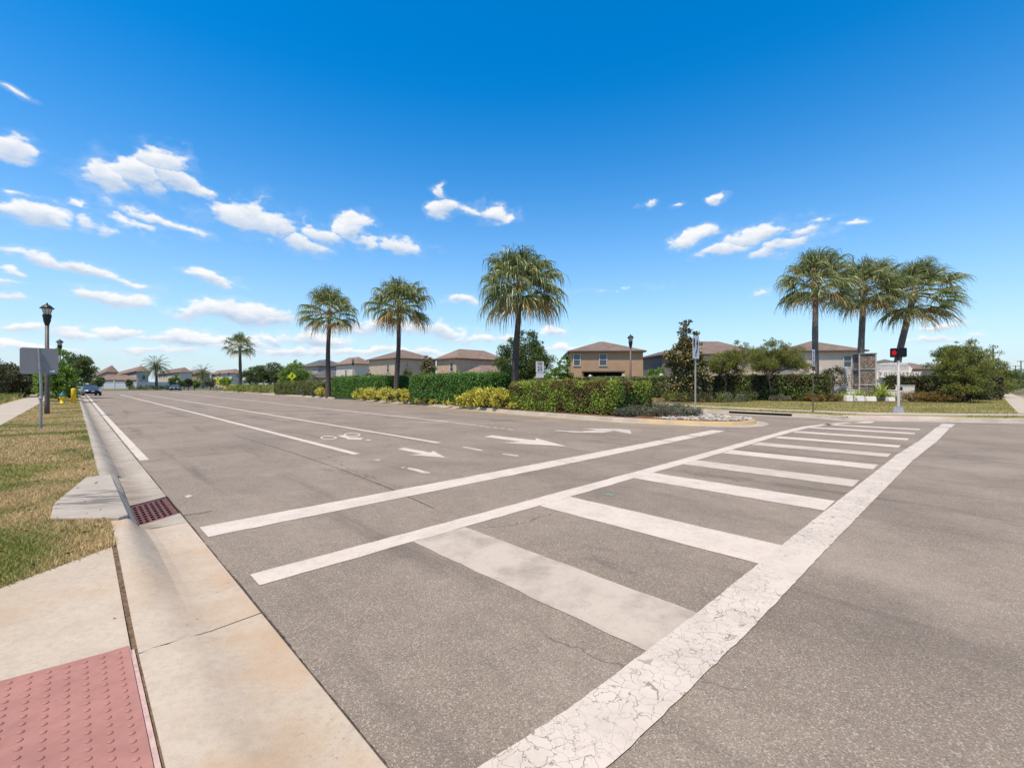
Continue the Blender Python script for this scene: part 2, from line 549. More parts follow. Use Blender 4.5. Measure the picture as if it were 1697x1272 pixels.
def mat_concrete(name, a=(.49, .42, .335), b=(.395, .335, .265), stain=(.50, .36, .22), stain_amt=.5, spots=.5, dark_amt=.3, gutter=0.0):
    m, N, out = new_mat(name)
    p = wpos(N)
    n = N.noise(p, 1.3, 6, .62, .2)
    n2 = N.noise(p, 6, 5, .7)
    g = N.noise(p, 160, 2, .7)
    c = N.mix(N.ramp(n, .3, .7), a, b)
    c = N.mix(N.ramp(N.noise(p, 22, 5, .72), .42, .66, 0, .32), c, tuple(x * .70 for x in b))
    c = N.mix(N.ramp(N.noise(N.mapping(p, loc=(5, 2, 0)), .9, 4, .6), .46, .70, 0, stain_amt), c, stain)
    c = N.mix(N.ramp(n2, .52, .78, 0, dark_amt), c, (.24, .21, .18))
    c = N.mix(N.ramp(g, .45, .75, 0, .38), c, (.25, .21, .165))
    if gutter:
        tq = N.math('ADD', N.vec('DOT_PRODUCT', p, (CA, -SA, 0)), N.math('MULTIPLY', N.math('SUBTRACT', N.noise(p, 2.5, 4, .6), .5), .22))
        band = N.math('MULTIPLY', N.ramp(tq, .38, .50), N.ramp(tq, .78, .56))
        c = N.mix(N.math('MULTIPLY', band, N.ramp(N.noise(N.mapping(p, rot=(0, 0, -ROAD_Z), scale=(.5, 3, 1)), 1.6, 5, .7), .30, .62, .1, gutter)), c, (.19, .15, .115))
        grit = N.noise(p, 34, 4, .75)
        c = N.mix(N.math('MULTIPLY', N.ramp(grit, .58, .70), N.ramp(N.noise(p, 1.9, 3), .45, .65, 0, .7)), c, (.15, .12, .09))
    v = N.n('ShaderNodeTexVoronoi'); v.inputs['Scale'].default_value = 9
    N.l(p, v.inputs['Vector'])
    vc = N.n('ShaderNodeSeparateColor'); N.l(v.outputs['Color'], vc.inputs[0])
    c = N.mix(N.math('MULTIPLY', N.ramp(v.outputs['Distance'], .06, .10, spots, 0), N.ramp(vc.outputs[0], .86, .90)), c, (.07, .06, .05))
    h = N.math('ADD', g, N.math('MULTIPLY', n2, .8))
    N.l(principled(N, c, .88, .2, bump(N, h, .22, .004)), out.inputs[0])
    return m
def mat_turf(name, green=(.20, .20, .05), straw=(.50, .36, .17), bias=.5, scale=.45):
    m, N, out = new_mat(name)
    p = wpos(N)
    n = N.noise(p, scale, 6, .68, .2)
    n2 = N.noise(p, 18, 4, .7)
    n3 = N.noise(p, 90, 2, .7)
    f = N.math('ADD', N.math('MULTIPLY', n, .75), N.math('MULTIPLY', n2, .25))
    c = N.mix(N.ramp(f, bias - .12, bias + .12), green, straw)
    c = N.mix(N.ramp(n3, .4, .7, .45, 0), c, (.07, .055, .025))
    N.l(principled(N, c, .95, .1, bump(N, N.math('ADD', n2, n3), .6, .03)), out.inputs[0])
    return m
def mat_mulch(name='mulch'):
    m, N, out = new_mat(name)
    p = wpos(N)
    v = N.n('ShaderNodeTexVoronoi'); v.inputs['Scale'].default_value = 26
    N.l(N.mapping(p, scale=(1, 2.2, 1), rot=(0, 0, .6)), v.inputs['Vector'])
    sc = N.n('ShaderNodeSeparateColor'); N.l(v.outputs['Color'], sc.inputs[0])
    c = N.mix(sc.outputs[0], (.075, .035, .022), (.26, .135, .085))
    c = N.mix(N.ramp(N.noise(p, 1.5, 3), .5, .7, 0, .5), c, (.30, .22, .15))
    N.l(principled(N, c, .95, .1, bump(N, v.outputs['Distance'], .7, .03)), out.inputs[0])
    return m
def mat_stucco(name, col):
    m, N, out = new_mat(name)
    p = opos(N)
    n = N.noise(p, .8, 4, .6); g = N.noise(p, 60, 3, .7)
    c = N.mix(N.ramp(n, .3, .7), tuple(x * .92 for x in col), tuple(min(1, x * 1.05) for x in col))
    N.l(principled(N, c, .92, .15, bump(N, g, .3, .01)), out.inputs[0])
    return m
def mat_shingle(name, col):
    m, N, out = new_mat(name)
    p = opos(N)
    b = N.n('ShaderNodeTexBrick'); b.inputs['Scale'].default_value = 1.0
    b.inputs['Brick Width'].default_value = .9; b.inputs['Row Height'].default_value = .22; b.inputs['Mortar Size'].default_value = .02
    for i, k in ((1, .82), (2, 1.12), (3, .6)):
        b.inputs[i].default_value = (*(x * k for x in col), 1)
    mp = N.mapping(p, rot=(math.radians(90), 0, 0))
    N.l(mp, b.inputs['Vector'])
    c = N.mix(N.ramp(N.noise(p, .5, 4), .35, .7, 0, .35), b.outputs[0], tuple(x * .75 for x in col))
    N.l(principled(N, c, .95, .12, bump(N, N.noise(p, 30, 3), .3, .02)), out.inputs[0])
    return m
def mat_bark(name, a, b, rings=0.0):
    m, N, out = new_mat(name)
    p = opos(N)
    n = N.noise(N.mapping(p, scale=(4, 4, .8)), 6, 5, .7)
    c = N.mix(N.ramp(n, .3, .7), a, b)
    h = n
    if rings:
        w = N.n('ShaderNodeTexWave', bands_direction='Z'); w.inputs['Scale'].default_value = rings; w.inputs['Distortion'].default_value = 2.5; w.inputs['Detail'].default_value = 3
        N.l(p, w.inputs['Vector'])
        c = N.mix(N.ramp(w.outputs['Fac'], .0, .45, .5, 0), c, tuple(x * .45 for x in a))
        h = N.math('ADD', n, w.outputs['Fac'])
    N.l(principled(N, c, .9, .15, bump(N, h, .6, .03)), out.inputs[0])
    return m
def mat_glass(name='window_glass', col=(.05, .07, .085)):
    m, N, out = new_mat(name)
    b = N.n('ShaderNodeBsdfPrincipled')
    b.inputs['Base Color'].default_value = (*col, 1); b.inputs['Roughness'].default_value = .08; b.inputs['Specular IOR Level'].default_value = .6
    N.l(b.outputs[0], out.inputs[0])
    return m
def mat_emit(name, col, st):
    m, N, out = new_mat(name)
    e = N.n('ShaderNodeEmission'); e.inputs[0].default_value = (*col, 1); e.inputs[1].default_value = st
    N.l(e.outputs[0], out.inputs[0])
    return m
M['asphalt'] = mat_asphalt()
M['paint'] = mat_paint('road_paint', 0.35, .3)
M['paint_worn'] = mat_paint('worn_road_paint', 0.0, .5, wear=1.0, col=(.51, .43, .345))
M['paint_crack'] = mat_paint('cracked_road_paint', 1.0, .35, scale=13.5, col=(.57, .485, .395))
M['paint_dirty'] = mat_paint('dirty_road_paint', .3, .85, wear=1.3, col=(.47, .39, .305))
M['yellow_line'] = mat_paint('yellow_road_paint', 0.0, .3, col=(.52, .33, .10), wear=1.0)
M['concrete'] = mat_concrete('concrete')
M['concrete_warm'] = mat_concrete('stained_concrete', (.51, .42, .32), (.445, .36, .265), (.43, .29, .17), .8, .9, gutter=.25)
M['concrete_grey'] = mat_concrete('grey_concrete', (.42, .36, .29), (.34, .29, .235), (.28, .235, .185), .5, .6, .5)
M['curb'] = mat_concrete('kerb_concrete', (.46, .395, .31), (.34, .29, .225), (.30, .24, .175), .4, .5, .45, gutter=.75)
M['curb_yellow'] = mat_paint('yellow_kerb_paint', 0.0, .5, col=(.50, .35, .16), wear=1.0)
M['turf_dry'] = mat_turf('dry_turf', bias=.43)
M['turf'] = mat_turf('lawn_turf', (.17, .17, .045), (.46, .345, .14), .48, .3)
M['turf_far'] = mat_turf('far_turf', (.10, .115, .035), (.24, .20, .10), .52, .05)
M['mulch'] = mat_mulch()
M['dirt'] = simple('dirt', (.16, .11, .07), .95, .1, .5, 30, bumpy=.6)
M['dark'] = simple('dark_void', (.008, .007, .007), .9, .1)
M['rust'] = simple('rusty_iron', (.13, .055, .045), .75, .3, .35, 14, bumpy=.3)
M['galv'] = simple('galvanised_steel', (.34, .34, .33), .5, .4, .15, 12, metal=.6)
M['alu_back'] = simple('bare_sign_aluminium', (.27, .255, .245), .5, .3, .06, 3, metal=.25)
M['bronze'] = simple('bronze_paint', (.105, .080, .070), .5, .4, .15, 8)
M['black'] = simple('black_paint', (.012, .013, .016), .45, .4, .2, 9)
M['lamp_glass'] = simple('frosted_lamp_glass', (.55, .50, .42), .35, .4, .12, 9)
M['white'] = simple('white_paint', (.72, .70, .67), .55, .3, .06, 3)
M['sign_white'] = simple('sign_white', (.66, .63, .61), .45, .3, .05, 5)
M['sign_black'] = simple('sign_black', (.012, .012, .013), .5, .3, .05, 5)
M['sign_yellow'] = simple('sign_yellow_green', (.66, .70, .02), .45, .3, .05, 5)
M['sign_red'] = simple('sign_red', (.55, .05, .03), .45, .3, .1, 5)
M['hydrant_yellow'] = simple('yellow_paint', (.72, .47, .01), .4, .4, .1, 10)
M['hydrant_teal'] = simple('teal_paint', (.02, .17, .19), .4, .4, .1, 10)
M['red_pad'] = simple('red_tactile_plastic', (.355, .165, .13), .7, .25, .14, 2.2, bumpy=.1)
M['glass'] = mat_glass()
M['pole_white'] = simple('pale_grey_paint', (.40, .375, .34), .5, .3, .1, 6)
M['palm_bark'] = mat_bark('palm_bark', (.095, .068, .055), (.155, .118, .095), 5.0)
M['palm_bark_grey'] = mat_bark('grey_palm_bark', (.17, .135, .112), (.29, .235, .195), 5.0)
M['bark'] = mat_bark('tree_bark', (.075, .055, .042), (.15, .115, .09))
M['frond'] = foliage('palm_frond', [(.065, .095, .033), (.12, .16, .05), (.20, .235, .075), (.31, .325, .115), (.44, .41, .19)], .42, .3, gloss=.5)  # ramp lightened so the crowns look sunlit
M['frond_dry'] = foliage('dry_palm_frond', [(0.330, 0.195, 0.075), (0.510, 0.330, 0.135), (0.630, 0.450, 0.180)], .6, .2)
M['date_frond'] = foliage('date_palm_frond', [(0.068, 0.101, 0.041), (0.135, 0.176, 0.068), (0.230, 0.230, 0.095)], .5, .2)
M['hedge_dark'] = foliage('glossy_hedge_leaf', [(0.024, 0.072, 0.013), (0.046, 0.132, 0.018), (0.093, 0.225, 0.026), (0.159, 0.317, 0.039)], .4, .25, gloss=.45)
M['hedge_lime'] = foliage('lime_hedge_leaf', [(0.082, 0.128, 0.022), (0.163, 0.238, 0.036), (0.311, 0.383, 0.055), (0.493, 0.547, 0.092)], .5, .28, (.16, .12, .045), 1.3)  # greens brightened to give the hedge front a sunlit look
M['hedge_olive'] = foliage('olive_hedge_leaf', [(0.047, 0.070, 0.018), (0.093, 0.132, 0.031), (0.155, 0.202, 0.047), (0.248, 0.265, 0.085)], .5, .22, (.10, .075, .035), .9)
M['croton'] = foliage('croton_leaf', [(0.202, 0.228, 0.038), (0.531, 0.481, 0.051), (0.784, 0.658, 0.089), (0.850, 0.759, 0.202)], .45, .25, gloss=.4)
M['oak'] = foliage('oak_leaf', [(.04, .07, .025), (.075, .12, .035), (.13, .175, .055), (.19, .23, .08)], .5, .25)
M['olive_tree'] = foliage('feathery_leaf', [(.11, .125, .03), (.19, .205, .045), (.27, .28, .07), (.34, .33, .11)], .55, .4)
M['bright_tree'] = foliage('bright_leaf', [(0.056, 0.114, 0.019), (0.114, 0.211, 0.032), (0.211, 0.341, 0.056), (0.324, 0.454, 0.097)], .45, .3)
M['magnolia'] = foliage('magnolia_leaf', [(0.030, 0.049, 0.023), (0.057, 0.081, 0.032), (0.089, 0.121, 0.046), (0.259, 0.162, 0.049), (0.486, 0.324, 0.121)], .35, .12, gloss=.6)
M['dark_shrub'] = foliage('dark_shrub_leaf', [(0.022, 0.036, 0.014), (0.048, 0.066, 0.024), (0.108, 0.102, 0.042), (0.204, 0.156, 0.072)], .5, .15)
M['juniper'] = foliage('juniper_sprig', [(0.068, 0.081, 0.054), (0.121, 0.135, 0.088), (0.203, 0.203, 0.135), (0.257, 0.230, 0.162)], .7, .15)
M['red_shrub'] = foliage('russet_leaf', [(0.135, 0.095, 0.030), (0.257, 0.162, 0.047), (0.338, 0.189, 0.068), (0.230, 0.243, 0.054)], .55, .2)
M['strap'] = foliage('strap_leaf', [(0.189, 0.270, 0.041), (0.351, 0.446, 0.068), (0.540, 0.594, 0.135)], .45, .3)
M['twig_core'] = simple('hedge_twigs', (.022, .026, .012), .95, .05, .4, 9)
M['blade_dry'] = foliage('dry_grass_blade', [(.42, .29, .12), (.62, .45, .21), (.72, .55, .28), (.44, .30, .13)], .7, .2, (.22, .25, .05), .55, tint=(.5, .36, .12))
M['blade_green'] = foliage('green_grass_blade', [(0.108, 0.149, 0.034), (0.176, 0.216, 0.047), (0.297, 0.284, 0.081), (0.446, 0.351, 0.149)], .7, .3)
# ------------------------------------------------------------------ ground, road, kerbs
g = MB(); g.sheet([(-2500, -600, -.06), (2500, -600, -.06), (2500, 3000, -.06), (-2500, 3000, -.06)])
structure(g.build('ground', M['turf_far']))

GT = .87           # edge of asphalt against the left gutter
rd = MB()
rd.sheet([ST(-40, GT), ST(-40, 90), ST(130, 90), ST(130, GT)])
rd.sheet([ST(88, -90), ST(88, GT - .0), ST(130, GT - .0), ST(130, -90)])
structure(rd.build('road', M['asphalt']))
# crumbled edge of the asphalt against the concrete
# left kerb and gutter: separate pours with open joints
GS0, GS1, GK = 6.10, 7.12, .72          # storm drain opening
def kerb_profile(s):
    k = min(1.0, max(0.0, (s - 3.2) / 1.75)); k = .55 * k + .45 * k * k * (3 - 2 * k)
    zt = .018 + .135 * float(k)
    kk = float(k); b = zt - .018
    d = float(sst(np.float64(s), 5.2, 5.9) * (1 - sst(np.float64(s), 7.45, 8.4)))      # steeper at the drain
    A = [(.30, zt), (.335, .018 + b * .97), (.375, .016 + b * .85), (.425, .013 + b * .58), (.475, .010 + b * .30), (.53, .004 + b * .08), (.59, .001)]
    B = [(.345, zt), (.375, .018 + b * .97), (.40, .016 + b * .86), (.425, .013 + b * .64), (.468, .012 + b * .22), (.51, .006 + b * .05), (.57, .001)]
    mid = [(x0 + (x1 - x0) * d, y0 + (y1 - y0) * d) for (x0, y0), (x1, y1) in zip(A, B)]
    return [(.25, -.05), (.25, zt)] + mid + [(GT, .006), (GT, -.05)]
kb = MB()
def wob(t):
    return .012 * math.sin(t * 17) + .007 * math.sin(t * 43 + 1) + .004 * math.sin(t * 97)
def kerb_piece(s0, s1, n, prof=kerb_profile, k0=0.0, k1=0.0, dst=None, w0=0, w1=0):
    ring = []
    for i in range(n + 1):
        s = s0 + (s1 - s0) * i / n
        sk = k0 + (k1 - k0) * i / n
        wk = w0 if i == 0 else w1 if i == n else 0
        pr = prof(s)
        if wk:                      # a few more points along a rough joint
            pr = pr
        ring.append([ST(s + sk * (t - .47) + wk * wob(t), t, z) for t, z in pr])
    m = len(ring[0])
    vs = [p for r in ring for p in r]
    fs = []
    for i in range(n):
        for k in range(m - 1):
            fs.append((i * m + k, i * m + k + 1, (i + 1) * m + k + 1, (i + 1) * m + k))
    fs.append(tuple(range(m))); fs.append(tuple(range(n * m + m - 1, n * m - 1, -1)))
    D_ = dst or kb
    runs = [(0, 1, False), (1, 2, False), (2, m - 4, True), (m - 4, m - 2, False), (m - 2, m - 1, False)] if m > 8 else [(k, k + 1, False) for k in range(m - 1)]
    for a, b_, smf in runs:
        w_ = b_ - a + 1
        D_.add([r[k] for r in ring for k in range(a, b_ + 1)], [(i * w_ + k, i * w_ + k + 1, (i + 1) * w_ + k + 1, (i + 1) * w_ + k) for i in range(n) for k in range(w_ - 1)], smooth=smf)
    D_.add(ring[0] + ring[-1], [tuple(range(m)), tuple(range(2 * m - 1, m - 1, -1))], smooth=False)
kw = MB()
kerb_piece(-3, 3.192, 8, dst=kw, w1=1)
kerb_piece(3.206, 5.88, 14, dst=kw, w0=1)
structure(kw.build('kerb', M['concrete_warm']))
# beside the drain only the kerb itself runs through, the gutter pan is cut
def kerb_only(s):
    return kerb_profile(s)[:7] + [(.469, -.05)]
def pan_only(s):
    return [(.470, -.05), (.470, .012), (.56, .006), (GT, .006), (GT, -.05)]
kerb_piece(5.885, 7.5, 6, kerb_only)
kerb_piece(5.885, 6.075, 1, pan_only, 0, GK)
kerb_piece(7.145, 7.52, 2, pan_only, GK, .3)
kerb_piece(7.53, 9.4, 4, lambda s: kerb_only(s)); kerb_piece(7.53, 8.12, 2, pan_only, .3, 0); kerb_piece(8.13, 9.4, 3, pan_only)
s = 9.41
while s < 86:
    kerb_piece(s, min(s + 3.04, 86), 2); s += 3.05
structure(kb.build('kerb', M['curb']))
# dirt in the joint between kerb and ramp
dj = MB(); q_ = [-3 + .2 * i for i in range(42)]
zj = [min(kerb_profile(a)[1][1], .022 + .125 * max(0, (a - 3.2) / max(.05, 4.974 - 3.2))) - .005 + rnd.uniform(-.004, .003) for a in q_]
dj.add([ST(a, .205, z) for a, z in zip(q_, zj)] + [ST(a, .256, z - .003) for a, z in zip(q_, zj)], [(i, i + 1, 43 + i, 42 + i) for i in range(41)])
dj.sheet([ST(3.16, .25, .001), ST(3.16, .86, .001), ST(3.24, .86, .001), ST(3.24, .25, .001)])
# crumbled dark edge of the asphalt against the gutter
ce = MB(); a_ = -1.0; ev = []
while a_ < 26:
    w_ = .004 + .007 * (1 + math.sin(a_ * 2.3) * .5 + math.sin(a_ * 7.1) * .3) + rnd.uniform(-.003, .003)
    ev.append((a_, max(.002, w_))); a_ += rnd.uniform(.015, .04)
ce.add([ST(a_, GT - .004, .0075) for a_, w_ in ev] + [ST(a_, GT + w_, .003) for a_, w_ in ev], [(i, i + 1, len(ev) + i + 1, len(ev) + i) for i in range(len(ev) - 1)])
structure(ce.build('crumbled_edge', simple('crumbled_asphalt', (.075, .062, .05), .95, .1, .5, 40)))
structure(dj.build('joint_dirt', M['dirt']))
# drain grate with its pit
gr = thing('drain_grate', 'rust red iron storm drain grate set into the gutter', 'drain grate', ST((GS0 + GS1) / 2, .67))
def gp(u, v, z):       # u along the avenue 0..1, v across 0..1
    t = .475 + v * (.862 - .475)
    return ST(GS0 + u * (GS1 - GS0) + GK * (t - .47), t, z) - gr.location
gm_ = MB()
NC, NR = 6, 8
us = [0]; vs_ = [0]
for i in range(NR):
    a = .055 + i * .89 / NR; us += [a + .020, a + .89 / NR - .014]
us.append(1)
for j in range(NC):
    a = .02 + j * .86 / NC; vs_ += [a + .035, a + .86 / NC - .022]
vs_.append(1)
for i in range(len(us) - 1):
    for j in range(len(vs_) - 1):
        if i % 2 == 1 and j % 2 == 1: continue
        q = [gp(us[i], vs_[j], -.004), gp(us[i + 1], vs_[j], -.004), gp(us[i + 1], vs_[j + 1], -.004), gp(us[i], vs_[j + 1], -.004)]
        gm_.slab(q, (0, 0, -.03))
gm_.build('grate', M['rust'], gr)
pit = MB()
c4 = [gp(0, 0, -.045), gp(1, 0, -.045), gp(1, 1, -.045), gp(0, 1, -.045)]
pit.slab(c4, (0, 0, -.01))
pit.build('pit', M['dark'], gr)
# concrete lid over the drain inlet
def mat_lid():
    m, N, out = new_mat('painted_shadow_concrete')
    p = wpos(N)
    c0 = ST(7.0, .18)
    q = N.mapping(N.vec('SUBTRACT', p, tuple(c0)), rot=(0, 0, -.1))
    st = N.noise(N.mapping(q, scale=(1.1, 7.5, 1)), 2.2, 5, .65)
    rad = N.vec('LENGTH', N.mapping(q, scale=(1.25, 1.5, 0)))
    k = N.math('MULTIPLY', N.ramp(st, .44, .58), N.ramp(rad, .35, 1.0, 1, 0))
    n = N.noise(p, 3, 5, .65); g = N.noise(p, 150, 2, .7)
    c = N.mix(N.ramp(n, .3, .7), (.41, .355, .29), (.34, .29, .235))
    c = N.mix(N.ramp(g, .5, .8, 0, .25), c, (.2, .17, .14))
    c = N.mix(N.math('MULTIPLY', k, .75), c, (.085, .075, .065))  # frond-like shadow painted into the slab colour as dark streaks
    N.l(principled(N, c, .88, .2, bump(N, g, .2, .004)), out.inputs[0])
    return m
zl = .185
lid = MB()
lp = [P(83, 857, zl), P(89, 833, zl), P(143, 789, zl), P(184, 785, zl), P(213, 851, zl), P(197, 856, zl)]
lid.prism([(p.x, p.y) for p in lp], .05, zl)
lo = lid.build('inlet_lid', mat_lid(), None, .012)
tag(lo, 'grey five sided concrete slab behind the kerb beside the drain grate', 'concrete slab')

# ------------------------------------------------------------------ left verge, walk, ramp
EDGE = lambda t: 5.0 + .852 * (t - .25)      # where the lawn meets the ramp panel
lw = MB()
tt = np.linspace(.245, -60, 60)
lw.sheet([ST(EDGE(.245), .245, .15), ST(88, .245, .15), ST(88, -60, .15), ST(EDGE(-60), -60, .15)])
structure(lw.build('lawn', M['turf_dry']))
sw = MB()
s = 7.0
while s < 86:
    sw.prism([ST(s + .006, -3.4), ST(s + 1.53, -3.4), ST(s + 1.53, -1.72), ST(s + .006, -1.72)], .05, .16); s += 1.536
structure(sw.build('sidewalk', M['concrete']))
def ramp_z(s, t):
    a = min(1, max(0, (.22 - t) / 2.1)); b = min(1, max(0, (s - 3.2) / max(.05, EDGE(t) - 3.2)))
    return .022 + .125 * max(a, b)
rp = MB(); rows = []
T = [.22, .0, -.25, -.5, -.8, -1.2, -1.7, -2.3, -3, -4, -6]
for t in T:
    e = EDGE(t)
    row = []
    for i in range(13):
        s_ = -3 + (e + 3) * i / 12 if e > -2.5 else e
        row.append(ST(s_, t, ramp_z(s_, t)))
    rows.append(row)
fs = [(i * 13 + k, i * 13 + k + 1, (i + 1) * 13 + k + 1, (i + 1) * 13 + k) for i in range(len(T) - 1) for k in range(12)]
rp.add([p for r in rows for p in r], fs)
structure(rp.build('sidewalk_ramp', M['concrete_warm']))
# tactile pad with its raised domes
tp = thing('tactile_pad', 'faded red tactile paving pad with raised domes in the near sidewalk ramp', 'tactile paving', ST(2.6, -.3, .03))
pm = MB()
ts = np.linspace(.215, -1.3, 14); ss = np.linspace(.6, 3.27, 22)
n_ = len(ss)
V_ = [ST(a, b, ramp_z(a, b) + .013) - tp.location for b in ts for a in ss]
pm.add(V_, [(i * n_ + k, i * n_ + k + 1, (i + 1) * n_ + k + 1, (i + 1) * n_ + k) for i in range(len(ts) - 1) for k in range(n_ - 1)])
pm.build('pad', M['red_pad'], tp)
dm = MB()
b = .17
while b > -1.25:
    a = 3.22
    while a > .65:
        dm.lathe(ST(a, b, ramp_z(a, b) + .0125) - tp.location, [(.0125, 0), (.0115, .003), (.0085, .0055), (.0035, .0062)], 10)
        a -= .060
    b -= .066
dm.build('domes', M['red_pad'], tp)
pb = MB(); pb.slab([ST(.6, .217, .026) - tp.location, ST(3.24, .217, .026) - tp.location, ST(3.24, .236, .024) - tp.location, ST(.6, .240, .024) - tp.location], (0, 0, -.02))
pb.build('border', simple('pink_mortar', (.50, .34, .29), .85, .2, .2, 20), tp)

# ------------------------------------------------------------------ markings
def ragged(pts, amp=.008, step=.12):
    out = []
    n = len(pts)
    for i in range(n):
        a, b = Vector(pts[i]), Vector(pts[(i + 1) % n])
        d = b - a
        k = max(1, min(140, int(d.length / step)))
        nrm = Vector((-d.y, d.x, 0)).normalized() if d.length > 1e-6 else Vector((0, 0, 0))
        for j in range(k):
            w = rnd.uniform(-amp, amp) if j else rnd.uniform(-amp, amp) * .3
            out.append(a + d * (j / k) + nrm * w)
    return out
def strip(mb, line, w, z=.004, amp=.008, step=.15):
    """paint strip along a polyline of (s, t) whose width lies across it"""
    L = [Vector((ST(*p).x, ST(*p).y, 0)) for p in line]
    # resample
    pts = []
    for i in range(len(L) - 1):
        k = max(1, int((L[i + 1] - L[i]).length / step))
        k = min(k, 400)
        pts += [L[i].lerp(L[i + 1], j / k) for j in range(k)]
    pts.append(L[-1])
    lv, rv = [], []
    for i, p in enumerate(pts):
        d = (pts[min(i + 1, len(pts) - 1)] - pts[max(i - 1, 0)]).normalized()
        n = Vector((-d.y, d.x, 0))
        a = amp if i not in (0, len(pts) - 1) else 0
        p1 = p + n * (w / 2 + rnd.uniform(-a, a)); p2 = p - n * (w / 2 + rnd.uniform(-a, a))
        lv.append((p1.x, p1.y, z)); rv.append((p2.x, p2.y, z))
    m = len(pts)
    mb.add(lv + rv, [(i, i + 1, m + i + 1, m + i)[::-1] for i in range(m - 1)])
def mark(name, mat, fill):
    mb = MB(); fill(mb)
    return structure(mb.build(name, mat))
def px_poly(mb, pts, z=.004, amp=.006):
    mb.sheet(ragged([P(x, y, 0) + Vector((0, 0, z)) for x, y in pts], amp))
mark('stop_line', M['paint'], lambda m: (strip(m, [(5.39, .93), (5.40, 6.7)], .42), strip(m, [(5.40, 6.72), (5.44, 11.05)], .42), strip(m, [(5.45, 11.13), (5.46, 12.6)], .42), strip(m, [(5.47, 12.72), (5.50, 14.75)], .42)))
def far_line(m):
    strip(m, [(3.80, .98), (3.79, 3.0), (3.79, 9), (3.84, 13.5), (3.86, 16.2), (3.80, 18.3), (3.3, 20.6), (3.05, 21.4)], .26)
mark('crosswalk', M['paint'], far_line)
def near_line(m):
    strip(m, [(1.20, .80), (1.115, 1.65), (1.06, 2.9), (1.02, 4.7), (.96, 7), (.82, 12)], .31, .0066, .004, .06)
    strip(m, [(.82, 12), (.62, 16), (.45, 21.2)], .33, .008)
    strip(m, [(.43, 21.32), (.34, 23.3)], .34, .008)
mark('crosswalk', M['paint_crack'], near_line)
bars = [2.28, 4.06, 6.32, 8.08, 10.0, 11.87, 13.78, 15.75, 17.75, 19.5]
def mk_bar(k):
    def f(m):
        t = bars[k]
        s1 = 3.66 if k < 7 else 3.68
        s0 = 1.19 - .004 * k * 6
        strip(m, [(s1, t + .32), (s0, t + .31)], .62 if k < 6 else .52, .004)
    return f
for k in range(len(bars)):
    mark('crosswalk', M['paint_dirty'] if k == 0 else (M['paint'] if k in (1, 2, 4, 7) else M['paint_worn'] if k in (3, 5) else M['paint']), mk_bar(k))
mark('crosswalk', M['paint'], lambda m: px_poly(m, [(1413, 700.2), (1432, 697.6), (1450, 697.8), (1444, 700.4)]))
def lanes(m):
    strip(m, [(11.28, .975), (20, .985), (40, 1.03), (62, 1.10), (86, 1.15)], .15, .004, .006)
    strip(m, [(9.08, 4.29), (25.4, 4.42), (60, 4.47), (82, 4.5)], .17, .004, .006)
    strip(m, [(9.35, 6.60), (16, 6.68), (39.4, 6.89), (88, 7.02)], .16, .004, .006)
    strip(m, [(14.2, 10.50), (22, 10.72), (40, 11.1), (66.7, 11.65), (98, 12.0)], .15, .004, .006)
    strip(m, [(12.3, 10.36), (14.0, 10.48)], .11, .004, .02, .08)
    for a, b_ in ((11.5, 12.2), (11.1, 11.4), (10.72, 10.95), (10.3, 10.6)):
        strip(m, [(a, 10.30 - .05 * (12 - a)), (b_, 10.32 - .05 * (12 - b_))], .10, .004, .025, .06)
mark('lane_line', M['paint'], lanes)
mark('lane_line', M['paint_worn'], lambda m: (px_poly(m, [(764, 740.4), (770, 739.4), (800, 745.0), (799, 746.9)], amp=.015), px_poly(m, [(832, 752.2), (834, 750.6), (860, 754.0), (858, 756.0)], amp=.015),
    px_poly(m, [(674, 775.5), (678, 773.6), (713, 781.4), (711, 784.2), (700, 783.5)], amp=.02), px_poly(m, [(664, 773.6), (670, 772.8), (672, 774.5), (667, 775.2)], amp=.01), px_poly(m, [(618, 761.8), (626, 760.2), (632, 761.6), (626, 763.2)], amp=.03)))
mark('yellow_edge_line', M['yellow_line'], lambda m: strip(m, [(5.9, 15.05), (8.2, 14.55), (10.5, 14.62), (13.4, 14.80), (16, 15.08), (22.8, 16.3), (37, 17.7)], .13, .004, .02))
mark('lane_arrow', M['paint'], lambda m: px_poly(m, [(658.7, 743.6), (670.4, 741.2), (714.0, 749.3), (717.6, 746.6), (739, 757.7), (678.7, 752.8), (699.5, 751.5)]))
mark('lane_arrow', M['paint'], lambda m: px_poly(m, [(801.8, 722.9), (816, 720.6), (887.2, 729.0), (888.2, 725.3), (938.7, 739), (833.7, 733), (863, 731.2)]))
mark('lane_arrow', M['paint_worn'], lambda m: px_poly(m, [(916.5, 713.0), (921, 712.1), (963, 714.2), (989, 711.6), (962, 708.8), (1027, 710.0), (1044, 711.9), (1047, 718.6), (1018, 713.2), (1000, 716.3), (957, 716.3)]))
